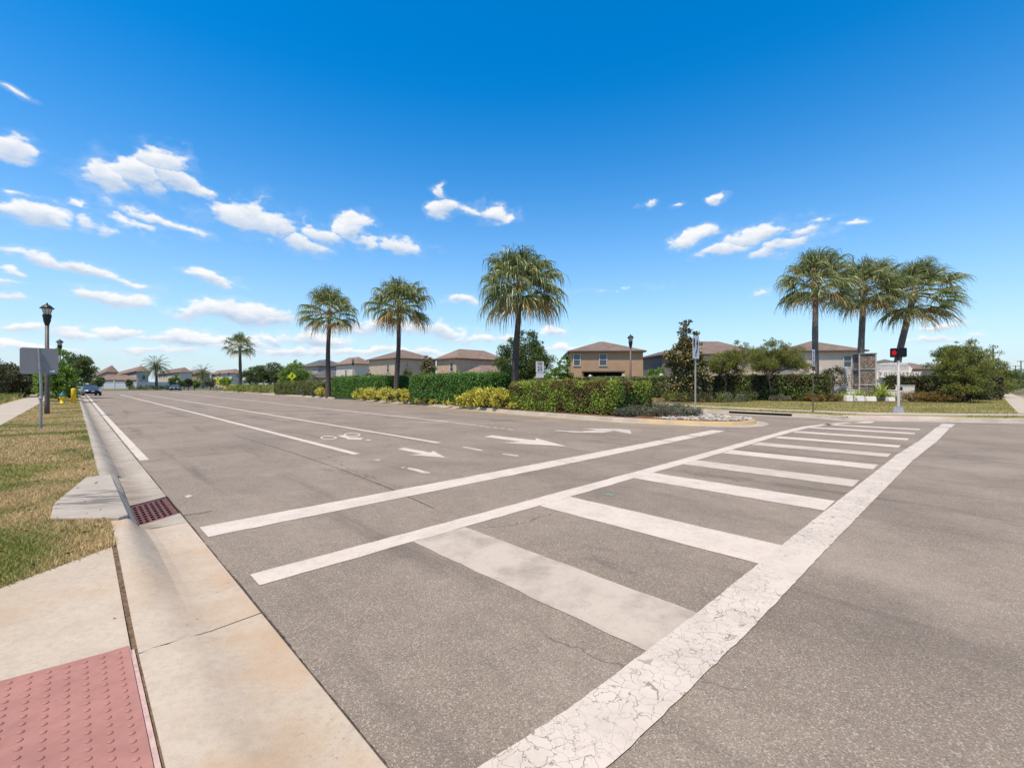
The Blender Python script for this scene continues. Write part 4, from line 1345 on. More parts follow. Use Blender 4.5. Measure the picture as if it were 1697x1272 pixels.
def strappy(label, base, h, seed, n=70, group=None, mat='strap'):
    """clump of arching strap leaves"""
    R = np.random.default_rng(seed)
    az = R.uniform(0, 6.28, n); el = np.radians(R.uniform(25, 85, n)); L = h * R.uniform(.7, 1.2, n)
    d = np.column_stack([np.cos(az) * np.cos(el), np.sin(az) * np.cos(el), np.sin(el)])
    pos = np.zeros((n, 3)) + np.column_stack([np.cos(az), np.sin(az), az * 0]) * .06; pr = []
    for j in range(5):
        pr.append(pos.copy()); d = unit(d + np.array([0, 0, -.18])); pos = pos + d * (L / 4)[:, None]
    pr = np.stack(pr, 1)
    sd = np.column_stack([-np.sin(az), np.cos(az), az * 0])[:, None, :]
    wd = np.array([.05, .07, .06, .04, .008])[None, :, None] * h
    V = np.stack([pr + sd * wd * .5, pr - sd * wd * .5], 2).reshape(n, 10, 3)
    q = np.array([[2 * j, 2 * j + 1, 2 * j + 3, 2 * j + 2] for j in range(4)])
    F = (np.arange(n)[:, None, None] * 10 + q[None]).reshape(-1, 4)
    o = np_mesh('strap_plant', V.reshape(-1, 3), F, M[mat])
    o.location = base
    return tag(o, label, 'plant', group)

# ---- median palms
PG = 'ribbon fan palms of the avenue and corner'
def palm_at(label, px, Y, z, cx, cy, seed, **kw):
    b = AT(px, Y, z)
    t = Vector(((cx - 848.5) / FPX * Y, Y, HT(cy, Y)))
    return palm(label, b, t, seed, group=PG, **kw)
palm_at('tall fan palm with a drooping ribbon crown, centre of the median between two hedges', 852, 26.6, .15, 861, 474, 3, n=52, petiole=1.6, seg=1.95, droop=1.12, r0=.24, r1=.16, wind=(.06, 0, 0), nseg=38)
palm_at('fan palm rising from yellow crotons at the near end of a dark hedge', 656, 36.2, .15, 662, 505, 5, n=44, petiole=1.6, seg=1.75, droop=1.05, r0=.23, r1=.16)
palm_at('wide ragged fan palm between the low olive hedge and a dark hedge', 543, 46.6, .15, 546, 517, 8, n=42, petiole=2.0, seg=2.0, droop=1.0, r0=.28, r1=.19)
palm_at('distant fan palm standing over the yellow shrub row', 397.5, 79, .15, 398, 573, 12, n=38, petiole=1.7, seg=1.7, droop=.95, r0=.30, r1=.22, nseg=26)
# ---- corner palms, blown by the wind
palm_at('left palm of the three windblown corner palms, straight trunk', 1351, 37.5, .15, 1352, 470, 21, n=60, petiole=2.05, seg=2.0, droop=.86, wind=(.12, 0, 0), wide=1.3, r0=.27, r1=.21, bark='palm_bark_grey', nseg=36, dry=3)
palm_at('middle palm of the three windblown corner palms, rising behind the stone pillar', 1425, 41.5, .15, 1431, 480, 22, n=60, petiole=2.15, seg=2.1, droop=.86, wind=(.14, 0, 0), wide=1.35, r0=.30, r1=.24, bark='palm_bark_grey', nseg=36, dry=3)
palm_at('right palm of the three windblown corner palms, with a leaning trunk', 1482, 42, .15, 1514, 492, 23, n=64, petiole=2.5, seg=2.2, droop=.8, wind=(.17, 0, 0), wide=1.4, r0=.32, r1=.25, bark='palm_bark_grey', bend=.6, nseg=38, dry=4)
date_palm('feathery date palm beyond the far fence line, left of the avenue', AT(259, 107, .1), 5.6, 31, 2.6)
date_palm('small faraway date palm in front of brown roofs', AT(336, 147, .1), 4.8, 32, 3.0)

# ---- median hedges
HG = 'clipped hedges on the median'
hedge('large clipped lime green hedge at the near end of the median', 10.3, 17.0, 16.4, 19.6, 1.50, 'hedge_lime', 1, 1900, (.10, .06), HG, .35, lump=.06, wild=.012)
hedge('deep green clipped hedge right of the second palm', 19.2, 28.2, 17.2, 19.6, 2.0, 'hedge_dark', 2, 900, (.11, .065), HG, .30, lump=.05)
hedge('deep green clipped hedge left of the yellow crotons', 33.4, 44.5, 18.3, 20.6, 2.03, 'hedge_dark', 3, 700, (.12, .075), HG, .30, lump=.05)
hedge('low olive green clipped hedge, leftmost of the median hedges', 48.5, 66, 19.3, 21.4, 1.55, 'hedge_olive', 4, 420, (.15, .09), HG, .35, lump=.05)
CG = 'yellow croton shrubs along the median'
k = 0
for (px, t, r, h, lab) in [(596, 17.85, .75, .95, 'yellow croton at the left end of the row in front of the palm'), (618, 17.75, .75, 1.15, 'yellow croton left of the second palm trunk, second in its row'), (640, 17.6, .75, 1.15, 'yellow croton just left of the second palm trunk'), (664, 17.4, .6, 1.0, 'yellow croton at the foot of the second palm trunk'), (675, 17.2, .55, .95, 'yellow croton against the left end of the big dark hedge'),
        (768, 16.75, .6, .80, 'low yellow croton below the dark hedge front'), (786, 16.75, .75, 1.15, 'tall yellow croton midway along the dark hedge front'), (808, 16.7, .75, 1.15, 'yellow croton between the dark hedge and lime hedge'), (830, 16.5, .65, 1.15, 'yellow croton touching the left side of the lime hedge'),
        (534, 18.9, .8, 1.0, 'golden croton near the third palm trunk')]:
    d = (px - 848.5) / FPX
    Z = t / (CA * d - SA)
    shrub(lab, (d * Z, Z, .15), r, h, 'croton', 40 + k, 1100 if px > 700 else 700, (.15, .075), 'croton_shrub', 'shrub', CG, 30); k += 1
for px, t, r, h, lab, mt_ in [(506, 19.3, .8, .85, 'pale grey green shrub at the foot of the low olive hedge', 'juniper'), (522, 19.1, .6, .75, 'small pale shrub beside the golden croton', 'juniper')]:
    d = (px - 848.5) / FPX; Z = t / (CA * d - SA)
    shrub(lab, (d * Z, Z, .15), r, h, mt_, 60 + k, 600, (.15, .07)); k += 1
for i, (s_, lab, mt_) in enumerate([(74, 'yellow croton in the far row, right end', 'hedge_lime'), (80, 'lime shrub in the middle of the far croton row', 'hedge_lime'), (86, 'lime shrub left of the middle of the far croton row', 'hedge_lime'), (92, 'golden shrub at the left end of the far croton row', 'croton'), (99, 'grassy grey green clump beyond the far croton row', 'juniper')]):
    o = shrub(lab, ST(s_, 20.6, .15), 3.0, 1.25, mt_, 80 + i, 900, (.22, .12), 'far_shrub', 'shrub', None, 40, .3)
# low plants on the mulch
for i, (px, t, r) in enumerate([(700, 16.9, .35), (718, 16.7, .3), (740, 16.6, .4), (756, 16.5, .35), (612, 17.5, .35), (640, 17.2, .3), (655, 17.1, .3), (690, 16.9, .3), (850, 16.3, .3)]):
    d = (px - 848.5) / FPX; Z = t / (CA * d - SA)
    shrub('small leafy groundcover plant on the mulch in front of the median hedges', (d * Z, Z, .15), r, .38, 'red_shrub' if i % 3 == 0 else 'croton', 100 + i, 220, (.09, .045), 'ground_cover_plant', 'plant', 'low plants on the median mulch', 12)
# junipers and stones on the tip
for i, (s_, t_, r, h) in enumerate([(9.6, 17.0, .75, .42), (9.3, 18.0, .9, .5), (8.6, 17.5, .8, .45), (8.9, 18.9, .9, .5), (8.0, 18.3, .6, .38), (9.9, 16.4, .5, .32)]):
    shrub('grey green spreading juniper, %s' % ['at the right foot of the lime hedge', 'middle of the juniper mat behind the stony tip', 'nearest the stones of the median tip', 'rearmost beside the keep right sign', 'beside the sign post base on the stones', 'small one by the kerb under the lime hedge'][i], ST(s_, t_, .15), r, h, 'juniper', 120 + i, 1500, (.085, .022), 'juniper', 'shrub', 'junipers on the median tip', 40, .30)
R_ = np.random.default_rng(5)
sm = MB()
for i in range(620):
    s_, t_ = 5.5 + 3.0 * R_.random(), 16.2 + 3.7 * R_.random()
    if math.hypot((s_ - 8.4) / 3.0, (t_ - 18.0) / 2.0) > .95: continue
    r = .03 + .06 * R_.random()
    c = ST(s_, t_, .15); a0 = R_.random() * 6
    sm.lathe((c.x, c.y, c.z), [(r * .7, -.01), (r, r * .25), (r * .85, r * .55), (r * .35, r * .75)], 6, a0, mi=int(R_.random() * 3), smooth=False)
tag(sm.build('river_stones', [simple('pale_stone', (.46, .41, .35), .8, .2, .25, 12), simple('tan_stone', (.36, .28, .20), .8, .2, .25, 12), simple('grey_stone', (.25, .23, .21), .8, .2, .25, 12)]), 'pale river stones covering the median tip', 'stones', kind='stuff')

# ---- far side hedge, ground cover, trees
hedge('long dark clipped hedge in front of the pale boundary wall', 7.2, 46, 40.2, 41.9, 2.06, 'hedge_olive', 9, 330, (.15, .09), None, .25, lump=.05)
for i, (px, Y, r, h, mt_) in enumerate([(1118, 33.5, 1.0, .8, 'hedge_lime'), (1140, 33, 1.0, .7, 'dark_shrub'), (1163, 32.5, 1.0, .75, 'dark_shrub'), (1188, 32.5, .9, .75, 'hedge_olive'), (1212, 33, 1.0, .7, 'juniper'), (1240, 34, 1.0, .75, 'hedge_olive'), (1292, 35, .9, .5, 'juniper'), (1320, 35, .9, .55, 'hedge_lime')]):
    shrub('low shrub below the long hedge, %s' % ['bright one at the left end', 'dark one under the magnolia', 'dark one right of the keep right sign', 'olive one right of the magnolia', 'grey green one beside a slim trunk', 'olive one left of the forked tree', 'flat grey one right of the forked tree', 'lime one near the first corner palm'][i], AT(px, Y, .15), r, h, mt_, 140 + i, 700, (.11, .06), 'shrub', 'shrub', 'low shrubs below the long hedge')
tree('magnolia_tree', 'conical magnolia with bronze and dark glossy leaves behind the keep right sign', 'tree', AT(1137, 35.0, .15), 6.4,
     [(0, 0, 1.3, 1.7, 1.6, 1.05), (.25, 0, 2.4, 1.6, 1.5, .95), (-.25, 0, 3.4, 1.4, 1.3, .95), (.1, 0, 4.3, 1.05, 1.0, .85), (.3, 0, 5.0, .85, .8, .75), (-.05, 0, 5.8, .6, .6, .65), (-.3, 0, 6.3, .45, .4, .45), (.1, 0, 6.9, .30, .3, .45)], 'magnolia', (.23, .115), 10500, 201, 170, .30, .5, .075, 6)
tree('olive_tree', 'wide feathery tree with a forked slim trunk in front of the long hedge', 'tree', AT(1280, 36.0, .15), 1.9,
     [(-.4, 0, 3.2, 1.6, 1.3, .85), (1.1, 0, 3.2, 1.7, 1.3, .85), (.2, .2, 4.1, 1.4, 1.3, .7), (2.2, 0, 3.0, 1.2, 1.1, .7), (-1.3, 0, 3.1, 1.0, .9, .6), (-.2, 0, 4.7, .55, .5, .45), (1.5, 0, 4.1, .9, .9, .5)], 'olive_tree', (.115, .045), 20000, 202, 130, .30, .35, .075, 12, lean=(-.35, 0))
tree('olive_tree', 'feathery olive green tree between the magnolia and the forked tree', 'tree', AT(1203, 38.5, .15), 1.7,
     [(-.5, 0, 3.2, 1.4, 1.2, .9), (.8, 0, 3.7, 1.6, 1.3, .9), (2.0, 0, 3.7, 1.4, 1.1, .8), (-1.4, 0, 2.8, .9, .9, .8), (.4, 0, 2.5, 1.5, 1.1, .6), (1.2, 0, 4.6, .9, .9, .45)], 'olive_tree', (.12, .05), 17000, 203, 120, .30, .35, .08, 10)
tree('topiary_shrub', 'round clipped dark shrub left of the stone pillar', 'shrub', AT(1383, 36.5, .15), .8, [(0, 0, 1.45, .82, .82, 1.35)], 'dark_shrub', (.11, .06), 3600, 204, 90, .26, .75, .06, 5)
tree('broadleaf_tree', 'dense round green tree behind the central palm', 'tree', AT(867, 45, .15), 1.6,
     [(-.6, 0, 3.5, 2.2, 2.0, 1.7), (1.0, 0, 3.6, 1.9, 1.9, 1.7), (.2, 0, 5.6, 1.6, 1.6, 1.3), (-1.1, 0, 5.1, 1.2, 1.2, 1.0), (1.5, 0, 5.2, 1.0, 1.0, 1.0), (.2, 0, 2.3, 1.8, 1.7, 1.0), (.4, 0, 6.5, .7, .7, .6)], 'oak', (.20, .09), 19000, 205, 150, .26, .5, .15, 12)
tree('slender_tree', 'bright green slender tree left of the tan house', 'tree', AT(928, 50, .15), 1.3,
     [(.3, 0, 2.6, 1.1, 1.0, 1.0), (-.8, 0, 2.2, .9, .9, .8), (.7, 0, 4.0, .55, .55, .9), (-.1, 0, 3.4, .6, .6, .7), (-1.5, 0, 1.8, .6, .6, .6)], 'bright_tree', (.2, .08), 5200, 206, 80, .28, .5, .08, 10)
tree('small_tree', 'green bush tree right of the tan house', 'tree', AT(1086, 55, .15), 1.0, [(0, 0, 2.2, 1.1, 1.0, .9), (.6, 0, 2.9, .6, .6, .6), (-.6, 0, 1.8, .8, .8, .7)], 'bright_tree', (.2, .1), 3000, 207, 60, .28, .5, .08, 8)
tree('conifer', 'small bright conical tree behind the dark median hedge', 'tree', AT(676, 52, .15), .6, [(0, 0, 1.1, 1.0, 1.0, 1.0), (0, 0, 2.1, .75, .75, .8), (0, 0, 3.0, .45, .45, .7), (0, 0, 3.7, .22, .22, .5)], 'hedge_olive', (.16, .06), 4200, 208, 90, .26, .6, .06, 6)
tree('magnolia_tree', 'small bronze magnolia in front of the brown hip roofs', 'tree', AT(709, 55, .15), 1.4, [(0, 0, 2.2, 1.0, 1.0, .9), (.1, 0, 3.2, .95, .95, .8), (-.1, 0, 4.1, .6, .6, .7), (.1, 0, 4.8, .3, .3, .45)], 'magnolia', (.24, .12), 3000, 209, 80, .28, .6, .08, 8)
tree('conifer', 'tiny conical evergreen left of the third palm', 'tree', AT(523, 66, .15), .6, [(0, 0, 1.0, .8, .8, .8), (0, 0, 1.8, .5, .5, .6), (0, 0, 2.4, .25, .25, .4)], 'hedge_olive', (.2, .09), 1500, 210, 50, .28, .6, .06, 4)
tree('small_tree', 'small bush beside the white gabled wall behind the dark hedge', 'shrub', AT(608, 62, .15), .8, [(0, 0, 1.9, 1.0, 1.0, .8), (.4, 0, 2.6, .6, .6, .6)], 'magnolia', (.22, .1), 1600, 211, 50, .28, .5, .06, 6)
tree('small_tree', 'rounded green bush showing above the second dark hedge', 'shrub', AT(590, 60, .15), .6, [(0, 0, 1.7, 1.1, 1.0, .8)], 'bright_tree', (.22, .1), 1500, 212, 50, .28, .5, .06, 6)
for i, (px, Y, w, h, lab, n, mt_) in enumerate([(425, 92, 4.0, 5.6, 'dark spreading tree behind the far fan palm', 5200, 'oak'), (455, 95, 5.0, 6.2, 'broad olive green tree in the row behind the median', 6500, 'olive_tree'), (488, 90, 4.2, 6.2, 'taller green tree at the right of the row behind the median', 6000, 'bright_tree'), (374, 100, 2.2, 3.3, 'small round tree beside the left crossing sign', 1800, 'bright_tree')]):
    tree('broadleaf_tree', lab, 'tree', AT(px, Y, .15), h * .3, [(0, 0, h * .58, w * .6, w * .6, h * .30), (w * .35, 0, h * .5, w * .5, w * .5, h * .26), (-w * .38, 0, h * .48, w * .5, w * .5, h * .25), (0, 0, h * .82, w * .35, w * .35, h * .15), (w * .2, 0, h * .3, w * .5, w * .4, h * .16)], mt_ if mt_ != 'olive_tree' else 'oak', (.32, .15), n, 220 + i, 90, .26, .5, .16, 9, group='trees behind the far end of the median')
# ---- right edge trees and hedge
hedge('dark hedge behind the entrance sign running to the right trees', 0, 9.5, 0, 1.6, 2.05, 'dark_shrub', 14, 420, (.14, .08), None, .25, rot=math.radians(0), org=AT(1556, 37.5, .15), lump=.06)
tree('feathery_tree', 'dark feathery tree right of the leaning palm', 'tree', AT(1564, 35.0, .15), 1.8, [(-.2, 0, 2.9, 1.1, 1.1, .9), (.8, 0, 3.6, 1.2, 1.1, .8), (-.5, 0, 3.7, .6, .6, .5), (.5, 0, 2.3, 1.3, 1.0, .7), (1.4, 0, 4.2, .8, .8, .5)], 'oak', (.13, .05), 9500, 231, 120, .26, .4, .09, 12)
tree('feathery_tree', 'large olive feathery tree at the corner before the right sidewalk', 'tree', AT(1598, 32.5, .15), 1.5, [(0, 0, 2.7, 1.4, 1.3, 1.1), (-.9, 0, 2.5, 1.1, 1.0, .9), (1.0, 0, 2.6, 1.1, 1.1, 1.0), (.1, 0, 3.7, 1.3, 1.2, .75), (-.2, -.2, 1.4, 1.6, 1.2, .8), (1.1, 0, 3.9, .8, .8, .5)], 'olive_tree', (.12, .05), 17000, 232, 150, .26, .4, .09, 12)
tree('feathery_tree', 'olive tree behind the corner tree, nearest the utility pole', 'tree', AT(1640, 44, .15), 1.8, [(0, 0, 2.8, 1.5, 1.4, 1.2), (1.1, 0, 2.5, 1.2, 1.2, 1.0), (-.9, 0, 3.4, 1.2, 1.2, 1.0), (.1, 0, 4.2, .9, .9, .6), (0, 0, 1.3, 1.9, 1.4, .9)], 'olive_tree', (.15, .07), 9500, 233, 110, .28, .4, .1, 10)
tree('feathery_tree', 'farthest small tree along the right sidewalk', 'tree', AT(1668, 62, .15), 1.4, [(0, 0, 2.4, 1.4, 1.4, 1.2), (-1.0, 0, 2.8, 1.2, 1.2, 1.0), (.1, 0, 1.2, 1.6, 1.4, .8)], 'oak', (.22, .10), 4200, 234, 80, .28, .4, .1, 8)
for i, (px, Y, r, h, mt_) in enumerate([(1575, 33.5, 1.3, 1.9, 'dark_shrub'), (1600, 33.5, 1.5, 2.0, 'dark_shrub'), (1640, 46, 2.0, 2.2, 'hedge_olive'), (1655, 60, 2.2, 2.4, 'hedge_olive')]):
    shrub('leafy undergrowth bush, %s' % ['at the left foot of the corner tree', 'at the right foot of the corner tree', 'below the tree nearest the utility pole', 'farthest one beside the right sidewalk'][i], AT(px, Y, .15), r, h, mt_, 240 + i, 2600, (.16, .08), 'bush', 'bush', None, 60, .28)
for i, (px, Y, r, h) in enumerate([(1513, 33.6, .85, .85), (1536, 33.3, .8, .75), (1553, 33.0, .9, .85), (1575, 32.4, .8, .8), (1352, 33.6, .8, .7), (1378, 34, .8, .6)]):
    shrub('russet mounded shrub in the corner bed, %s' % ['just right of the crossing signal pole', 'second right of the crossing signal pole', 'third right of the crossing signal pole', 'last one before the big dark bush', 'at the foot of the left corner palm', 'between the left corner palm and the planter'][i], AT(px, Y, .15), r, h, 'red_shrub', 250 + i, 1500, (.09, .045), 'russet_shrub', 'shrub', 'russet shrubs in the corner bed', 40, .28)
bb = MB()
bb.sheet([P(x, y, .15) + Vector((0, 0, .006)) for x, y in [(1330, 664.5), (1400, 665.5), (1500, 666.5), (1580, 668), (1600, 665), (1590, 658), (1500, 655), (1330, 657)]])
structure(bb.build('planting_bed', M['mulch']))
bb = MB()
bb.sheet([P(x, y, .15) + Vector((0, 0, .006)) for x, y in [(1088, 665.2), (1140, 667.2), (1185, 666.6), (1250, 664.5), (1340, 662), (1340, 659), (1200, 657), (1088, 656)]])
structure(bb.build('planting_bed', M['mulch']))
# ---- left side plants
tree('round_shrub', 'big rounded green shrub over the hydrant on the left verge', 'shrub', AT(99, 35.0, .15), 1.0,
     [(-.3, 0, 1.6, 1.05, 1.15, 1.6), (.3, .2, 1.5, 1.05, 1.1, 1.25), (-.1, 0, 3.0, .8, .8, 1.0), (.66, 0, 1.0, .75, .8, .9)], 'bright_tree', (.17, .08), 11000, 261, 130, .24, .72, .08, 8)
tree('broadleaf_tree', 'dark bushy tree behind the rounded shrub', 'tree', AT(124, 46, .15), 1.4, [(0, 0, 3.0, 1.6, 1.5, 1.2), (.9, 0, 3.0, 1.2, 1.2, 1.0), (-.9, 0, 3.0, 1.3, 1.2, 1.1), (.2, 0, 4.1, 1.0, 1.0, .55), (.4, 0, 1.9, 1.4, 1.2, .7)], 'oak', (.19, .08), 9500, 262, 120, .26, .5, .12, 10)
for i, (px, Y, w, h, lab) in enumerate([(8, 44, 2.2, 3.7, 'dark reddish hedge shrub at the left edge of the view'), (38, 46, 2.2, 3.6, 'dark reddish hedge shrub directly left of the blank sign'), (64, 50, 2.2, 3.4, 'dark hedge shrub behind the blank sign'), (-30, 40, 2.6, 3.8, 'dark hedge shrub past the left edge')]):
    tree('hedge_shrub', lab, 'shrub', AT(px, Y, .15), h * .3, [(0, 0, h * .45, w * .75, w * .7, h * .42), (w * .3, 0, h * .65, w * .5, w * .5, h * .28), (-w * .35, 0, h * .62, w * .5, w * .5, h * .26)], 'dark_shrub', (.2, .09), 5200, 270 + i, 110, .24, .6, .1, 9, group='hedge shrubs beyond the left meadow')
for i, (px, Y, w, h, lab, mt_) in enumerate([(160, 98, 2.2, 3.4, 'slim young tree by the far white fence', 'oak'), (214, 118, 1.2, 2.6, 'little pointed tree against the far white wall', 'oak'), (291, 110, 2.2, 3.6, 'green tree between far grey houses', 'bright_tree'), (305, 112, 1.8, 2.4, 'round bright bush near the far parked car', 'hedge_lime'), (322, 108, 1.8, 2.3, 'round clipped bush right of the far parked car', 'bright_tree'), (349, 105, 2.6, 3.0, 'grey green tree left of the far crossing sign', 'juniper'), (312, 106, 1.4, 2.6, 'dark narrow bush beside the far bushes', 'dark_shrub')]):
    tree('distant_tree', lab, 'tree', AT(px, Y, .1), h * .35, [(0, 0, h * .62, w * .62, w * .6, h * .36), (w * .3, 0, h * .5, w * .4, w * .4, h * .25)], mt_, (.30, .15), 1500, 280 + i, 50, .28, .5, .1, 6)
for i, (px, Y, r) in enumerate([(243, 108, 1.6), (262, 107, 2.2), (225, 112, 1.8), (278, 109, 1.5)]):
    shrub('low grassy clump %s' % ['left of the far date palm', 'around the far date palm trunk', 'against the far fence end', 'right of the far date palm'][i], AT(px, Y, .1), r * 1.3, 1.0, 'juniper' if i % 2 else 'hedge_olive', 290 + i, 500, (.3, .1), 'grass_clump', 'plant', 'clumps near the far date palm', 24)
# ------------------------------------------------------------------ houses
ROOF = [mat_shingle('brown_shingle', (.215, .155, .125)), mat_shingle('grey_shingle', (.135, .125, .12)), mat_shingle('tan_shingle', (.25, .175, .135))]
STUC = dict(tan=mat_stucco('tan_stucco', (.43, .275, .17)), beige=mat_stucco('beige_stucco', (.48, .38, .285)), grey=mat_stucco('grey_stucco', (.38, .33, .28)), white=mat_stucco('white_stucco', (.62, .54, .45)),  # wall colours tinted warm to cancel the blue skylight on them
            lav=mat_stucco('pale_grey_stucco', (.50, .43, .365)), slate=mat_stucco('slate_stucco', (.17, .155, .145)), mint=mat_stucco('cool_grey_stucco', (.48, .45, .38)), sand=mat_stucco('sand_stucco', (.50, .365, .25)))
M['vinyl_frame'] = simple('window_frame_vinyl', (.55, .50, .44), .6, .25, .08, 2)
M['fascia'] = simple('brown_fascia', (.10, .075, .06), .7, .2)
M['solar'] = simple('solar_panel_glass', (.03, .035, .05), .25, .5, .1, 2)
def hip(mb, x0, x1, y0, y1, z, rise, ov, th=.18, mi_roof=0, mi_fas=1):
    """hip roof over a rectangle, with eaves"""
    a0, a1, b0, b1 = x0 - ov, x1 + ov, y0 - ov, y1 + ov
    w, d = a1 - a0, b1 - b0
    if w >= d: r0, r1 = (a0 + d / 2, (b0 + b1) / 2), (a1 - d / 2, (b0 + b1) / 2)
    else: r0, r1 = ((a0 + a1) / 2, b0 + w / 2), ((a0 + a1) / 2, b1 - w / 2)
    e = [(a0, b0), (a1, b0), (a1, b1), (a0, b1)]
    low = [(x, y, z - th) for x, y in e]; up = [(x, y, z) for x, y in e]
    mb.add(low + up, [(0, 3, 2, 1), (0, 1, 5, 4), (1, 2, 6, 5), (2, 3, 7, 6), (3, 0, 4, 7)], mi_fas)
    A, B = (*r0, z + rise), (*r1, z + rise)
    if w >= d: mb.add(up + [A, B], [(0, 1, 5, 4), (1, 2, 5), (2, 3, 4, 5), (3, 0, 4)], mi_roof)
    else: mb.add(up + [A, B], [(0, 1, 4), (1, 2, 5, 4), (2, 3, 5), (3, 0, 4, 5)], mi_roof)
def house(name, label, loc, rz, w, d, h, rise, wall, roof=0, ov=.45, windows=(), recess=(), low=(), solar=None, group='stucco houses behind the boundary walls', extra=None):
    """front face along local +x at y=0 looking to -y; left face at x=0 looking to -x"""
    th = thing(name, label, 'house', loc, rz, group)
    wb = MB()
    wb.box((w / 2, d / 2, -.3), (w, d, h + .25))
    if extra: wb.box(*extra)
    wb.build('wall', STUC[wall], th)
    rb = MB(); hip(rb, 0, w, 0, d, h + .1, rise, ov)
    rb.build('roof', [ROOF[roof], M['fascia']], th)
    for (x0, x1, y0, y1, z, rs) in low:
        lb = MB(); lb.box(((x0 + x1) / 2, (y0 + y1) / 2, -.3), (x1 - x0, y1 - y0, z + .2)); lb.build('annex_wall', STUC[wall], th)
        l2 = MB(); hip(l2, x0, x1, y0, y1, z, rs, .4); l2.build('annex_roof', [ROOF[2 if roof != 1 else 1], M['fascia']], th)
    for (face, u, z, ww, hh) in windows:
        f = MB(); p = MB(); t = .07
        def bx(m, u0, u1, z0, z1, dep, pr):
            if face == 'f': m.box(((u0 + u1) / 2, -pr + dep / 2, z0), (u1 - u0, dep, z1 - z0))
            elif face == 'l': m.box((-pr + dep / 2, (u0 + u1) / 2, z0), (dep, u1 - u0, z1 - z0))
            else: m.box((w + pr - dep / 2, (u0 + u1) / 2, z0), (dep, u1 - u0, z1 - z0))
        a, b = u - ww / 2, u + ww / 2
        bx(f, a - .05, b + .05, z - t - .05, z, .14, .10); bx(f, a - .05, b + .05, z + hh, z + hh + t, .12, .08)
        bx(f, a - .05, a + t - .02, z, z + hh, .12, .08); bx(f, b - t + .02, b + .05, z, z + hh, .12, .08); bx(f, a + .05, b - .05, z + hh * .5 - .03, z + hh * .5 + .03, .10, .065)
        fo = f.build('window', M['vinyl_frame'], th)
        bx(p, a + .051, b - .051, z + .001, z + hh - .001, .05, .03)
        p.build('pane', M['glass'], fo)
    for (face, u, z, ww, hh) in recess:
        r = MB()
        if face == 'f': r.box((u, -.012, z), (ww, .05, hh))
        elif face == 'l': r.box((-.012, u, z), (.05, ww, hh))
        r.build('patio_opening', M['dark'], th)
        q = MB()
        if face == 'f': q.box((u, -.5, z + hh), (ww + .6, 1.0, .16))
        else: q.box((-.5, u, z + hh), (1.0, ww + .6, .16))
        q.build('patio_beam', M['fascia'], th)
    if solar:
        (x0, x1, y0, slope) = solar
        s_ = MB()
        for i in range(3):
            for j in range(5):
                xa = x0 + (x1 - x0) * j / 5; xb = x0 + (x1 - x0) * (j + .94) / 5
                ya = .3 + i * 1.05; yb = ya + .98
                k = rise / ((d + 2 * ov) / 2)
                za = h + .1 + (ya + ov) * k + .06; zb = h + .1 + (yb + ov) * k + .06
                s_.slab([(xa, ya, za), (xb, ya, za), (xb, yb, zb), (xa, yb, zb)], (0, 0, .04))
        s_.build('solar_panel', M['solar'], th)
    return th
def corner_house(label, px, Z, px_l, px_r, h, rise, wall, roof=0, **kw):
    """house square to the avenue whose near corner stands at px, Z metres ahead"""
    c = AT(px, Z, .1)
    kl, kr = (px_l - 848.5) / FPX, (px_r - 848.5) / FPX
    a = (c.x - kl * Z) / (-SA + kl * CA)              # along +s
    b = (kr * Z - c.x) / (CA + kr * SA)               # along +t
    # local x runs along +t, local y along +s
    return house('stucco_house', label, c, math.atan2(ST(0, 1).y, ST(0, 1).x), b, a, h, rise, wall, roof, **kw)
# tan house in the middle
house('stucco_house', 'tan two storey house with two white windows and a brown patio beam', AT(946, 63.2, .1), math.radians(-3), 10.15, 9.5, 6.0, 1.75, 'tan', 0, .42,
      [('f', .85, 4.05, .95, 1.55), ('f', 4.55, 4.05, 1.05, 1.55)], [('f', 4.5, .3, 5.3, 2.75)])
corner_house('beige two storey house with a low brown hip annex, right of the second palm', 756, 80, 723.5, 838, 6.0, 1.95, 'sand', 2, windows=[('l', 1.3, 3.7, .9, 1.5)], low=[(1.0, 12.5, -5.2, -.05, 3.05, 1.75)])
corner_house('beige house with a recessed patio, directly behind the second palm', 654, 80, 611.5, 722, 6.0, 1.95, 'beige', 0, windows=[('l', 2.3, 3.6, .9, 1.5)], recess=[('l', 3.6, .2, 5.2, 2.5)])
corner_house('white walled house with a small upper window, left of the second palm', 586.5, 100, 557, 616, 5.9, 1.7, 'white', 2, windows=[('l', 4.0, 3.2, .8, 1.4), ('l', 11, 3.0, .9, 1.3)])
corner_house('house with dark solar panels on its grey roof, behind the third palm', 527, 112, 497, 574, 5.9, 1.9, 'grey', 1, windows=[('l', 4.5, 3.4, 1.5, 1.5)], low=[(-3, 7.5, -6.5, -.05, 2.9, 1.9)], solar=(1.5, 9, 0, 0))
corner_house('pale grey far house with white lower wall, left of the far date palm', 226, 172, 190, 246, 6.2, 2.3, 'mint', 2, windows=[('f', 2.2, 3.2, 1.0, 1.6)])
corner_house('leftmost far brown roofed house behind the parked car', 178, 160, 150, 194, 5.6, 2.6, 'sand', 2, low=[(-3, 8, -6, -.05, 2.8, 1.9)])
corner_house('far grey house directly right of the far date palm', 297, 178, 262, 318, 6.0, 2.1, 'white', 0)
corner_house('far brown grey house behind the small date palm', 330, 185, 300, 348, 5.8, 1.9, 'beige', 0, windows=[('l', 4, 3, 1, 1.5)])
corner_house('far house with a white lower wall left of the fan palm row', 384, 168, 350, 402, 5.4, 1.7, 'white', 2)
house('stucco_house', 'slate grey walled house behind the magnolia', AT(1097, 70, .1), math.radians(4), 4.6, 9, 5.9, .9, 'slate', 1, .5)
